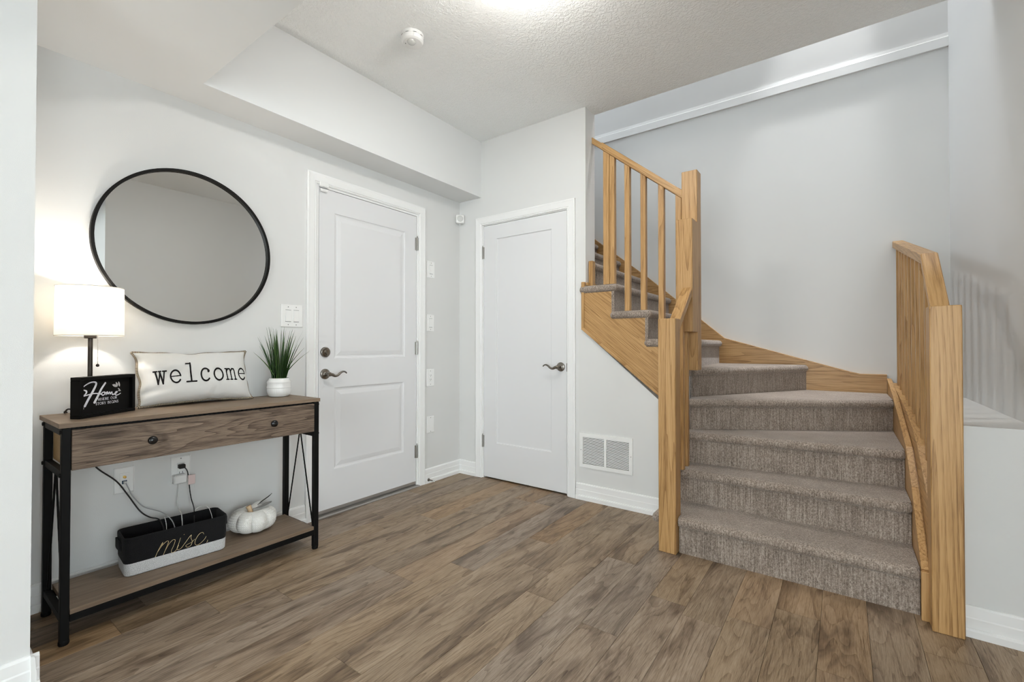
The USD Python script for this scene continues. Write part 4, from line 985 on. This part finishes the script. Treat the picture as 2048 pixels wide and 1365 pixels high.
MISC = [[(690, 1068), (715, 1005), (745, 945), (752, 938), (742, 965)], [(710, 1020), (745, 965), (785, 925), (800, 930), (785, 975), (757, 1050)], [(775, 1005), (805, 950), (840, 912), (858, 918), (845, 965), (825, 1015), (838, 1028), (868, 1005), (890, 960)],
        [(905, 895), (890, 945), (875, 990), (885, 1003), (910, 990), (940, 950)], [(935, 868), (938, 862)], [(940, 950), (965, 915), (990, 880), (1003, 870), (998, 895), (1010, 925), (1000, 960), (970, 980), (952, 968), (975, 950), (1005, 935), (1035, 905)],
        [(1118, 860), (1105, 845), (1075, 860), (1045, 905), (1035, 945), (1055, 960), (1090, 940), (1125, 905), (1140, 880)], [(1155, 912), (1153, 922), (1145, 935)]]
tubes = []
for s in MISC:
    q = []
    for x, y in s:
        u = (x - 440) / 910; yb_ = 1138 - .2835 * (x - 440); yt = 915 - .2486 * (x - 440)
        vv = (yb_ - y) / (yb_ - yt)
        z = .054 + vv * .100
        q.append((.0816 + (z - .05) * .022 + .0006, (u - .5) * .372, z))
    tubes.append(tf(tube(q, .0010, 6, True, 6), MB, BC))
part('misc_lettering', tubes, 'gold_thread', blk, 40)

# ---------------- knit pumpkin
KX, KY = .172, -1.748
t = thing('knit_pumpkin', 'small white knitted pumpkin with wood stem on the shelf', 'pumpkin', (KX, KY, ZS))
v, f = [], []
nt, na = 64, 400
for i in range(nt + 1):
    th = PI * i / nt
    for j in range(na):
        a_ = 2 * PI * j / na
        lobe = abs(math.cos(a_ * 4 + .35)) ** .55
        R = .112 * (.80 + .20 * lobe)
        r = R * math.sin(th) ** .62
        z = .058 * math.cos(th)
        dim = .030 * math.exp(-(r / .038) ** 2)
        z = z - (dim if z > 0 else -dim * .5)
        # knit stitches: small v rows
        kn = .0017 * (math.cos(a_ * 90 + .8 * abs(math.sin(PI * i / 4)) * PI) * .7 + .6 * math.cos(2 * PI * i / 4)) * math.sin(th)
        r += kn
        v.append((KX + r * math.cos(a_), KY + r * math.sin(a_), ZS + .0575 + z + kn * .5))
for i in range(nt):
    for j in range(na):
        k = (j + 1) % na
        f += [(i * na + j, (i + 1) * na + j, (i + 1) * na + k), (i * na + j, (i + 1) * na + k, i * na + k)]
pv = np.array(v); pv[:, 2] = np.maximum(pv[:, 2], ZS + .0004)
part('body', TM(pv, f), 'knit_white', t, True)
part('stem', tube([(KX + .004, KY - .010, ZS + .080), (KX + .002, KY - .016, ZS + .108), (KX - .002, KY - .022, ZS + .128)], [.0125, .011, .0125], 14), 'stem_wood', t, 40)
def leaf(pts, wmax, th_, m, label=None):
    P = catmull(pts, 6); rings = []
    T = np.gradient(P, axis=0); T /= np.linalg.norm(T, axis=1, keepdims=True)
    for i, q in enumerate(P):
        s = i / (len(P) - 1); w = wmax * (math.sin(PI * min(max(s, .04), .985)) ** .7)
        sd = np.cross(T[i], [0, 0, 1.0]); sd /= np.linalg.norm(sd); nn = np.cross(sd, T[i])
        rings.append(np.array([q - sd * w, q - nn * th_, q + sd * w, q + nn * th_]))
    m_ = sweep_closed([(0, 0), (1, -.5), (2, 0), (1, .5)], rings); m_.fix_normals()
    part('leaf', m_, m, t, 40, label)
leaf([(KX + .012, KY - .006, ZS + .112), (KX + .030, KY + .025, ZS + .119), (KX + .030, KY + .060, ZS + .128), (KX + .012, KY + .086, ZS + .126)], .018, .0016, 'leaf_grey', 'grey fabric leaf')
leaf([(KX + .006, KY + .020, ZS + .124), (KX + .004, KY + .045, ZS + .137), (KX + .002, KY + .075, ZS + .150), (KX, KY + .096, ZS + .162)], .0055, .0014, 'leaf_black', 'narrow black leaf')
leaf([(KX + .006, KY - .002, ZS + .108), (KX - .010, KY + .018, ZS + .124), (KX - .016, KY + .046, ZS + .136)], .017, .002, 'knit_white', 'white knit leaf')

# ---------------- cables behind the table
t = thing('power_adapter', 'white plug-in adapter and its cable in the outlet under the console', 'adapter', (.01, -2.030, .41))
part('body', bx(.0092, .046, -2.050, -1.998, .404, .446, .004), 'plastic_white', t)
part('cord', tube([(.028, -2.026, .404), (.029, -2.026, .380), (.034, -2.030, .350), (.038, -2.034, .325), (.065, -2.040, .298), (.122, -2.046, .2845), (.146, -2.05, .255), (.154, -2.05, .20)], .0024, 8), 'cable_white', t, 40)
t = thing('black_plug', 'black plug and thin cord with a paper tag under the console', 'plug', (.01, -2.010, .47))
part('plug_body', bx(.0092, .034, -2.026, -1.999, .472, .492, .003), 'cable_black', t)
part('cord', tube([(.030, -2.004, .478), (.038, -1.994, .455), (.038, -1.988, .410), (.036, -1.982, .355), (.040, -1.977, .315), (.070, -1.980, .296), (.118, -1.992, .2845), (.142, -2.0, .255), (.150, -2.0, .20)], .0024, 8), 'cable_black', t, 40)
part('paper_tag', bx(.0405, .0425, -1.992, -1.962, .390, .436, .0005), 'tag_pink', t)
t = thing('network_cable', 'grey data cable from the blue wall jack into the basket', 'cable', (.01, -2.228, .45))
part('connector', bx(.0098, .026, -2.233, -2.222, .449, .459, .001), 'cable_white', t)
part('cord', tube([(.024, -2.2275, .454), (.036, -2.222, .435), (.034, -2.205, .392), (.034, -2.167, .334), (.040, -2.125, .306), (.070, -2.108, .298), (.124, -2.096, .2845), (.148, -2.084, .255), (.156, -2.075, .2)], .0023, 8), 'cable_grey', t, 40)
tag(obj('thin_cord', tube([(.116, -2.110, .262), (.1195, -2.110, .2845), (.131, -2.1115, .283), (.152, -2.113, .262), (.180, -2.120, .235), (.200, -2.126, .205)], .0016, 8), 'cable_white', None, 40), 'thin white cord dipping into the left half of the basket', 'cord', 'thin white cords in the basket')
tag(obj('thin_cord', tube([(.120, -1.998, .262), (.1235, -1.985, .288), (.128, -1.962, .297), (.138, -1.942, .290), (.160, -1.936, .262), (.185, -1.936, .225)], .0016, 8), 'cable_white', None, 40), 'thin white cord arching inside the right end of the basket', 'cord', 'thin white cords in the basket')

# ---------------- patio window behind the viewer
w1 = thing('window_1', 'patio window of the room behind the viewer', 'window', (2.9, -6.6, .16), kind='structure')
part('frame', extr(frame_poly((1.4, 4.4, .16, 2.2), [(1.46, 2.87, .22, 2.14), (2.93, 4.34, .22, 2.14)]), .06, (0, -6.62, 0), 'xz'), 'window_vinyl', w1)
for a0, a1 in ((1.46, 2.87), (2.93, 4.34)): part('pane', bx(a0, a1, -6.596, -6.590, .22, 2.14, 0), 'pane_glass', w1)
w2 = thing('window_2', 'side window of the room behind the viewer', 'window', (5.64, -3.4, .22), kind='structure')
part('frame', extr(frame_poly((-4.5, -2.3, .22, 2.14), [(-4.44, -3.43, .28, 2.08), (-3.37, -2.36, .28, 2.08)]), .06, (5.60, 0, 0), 'yz'), 'window_vinyl', w2)
for a0, a1 in ((-4.44, -3.43), (-3.37, -2.36)): part('pane', bx(5.626, 5.632, a0, a1, .28, 2.08, 0), 'pane_glass', w2)
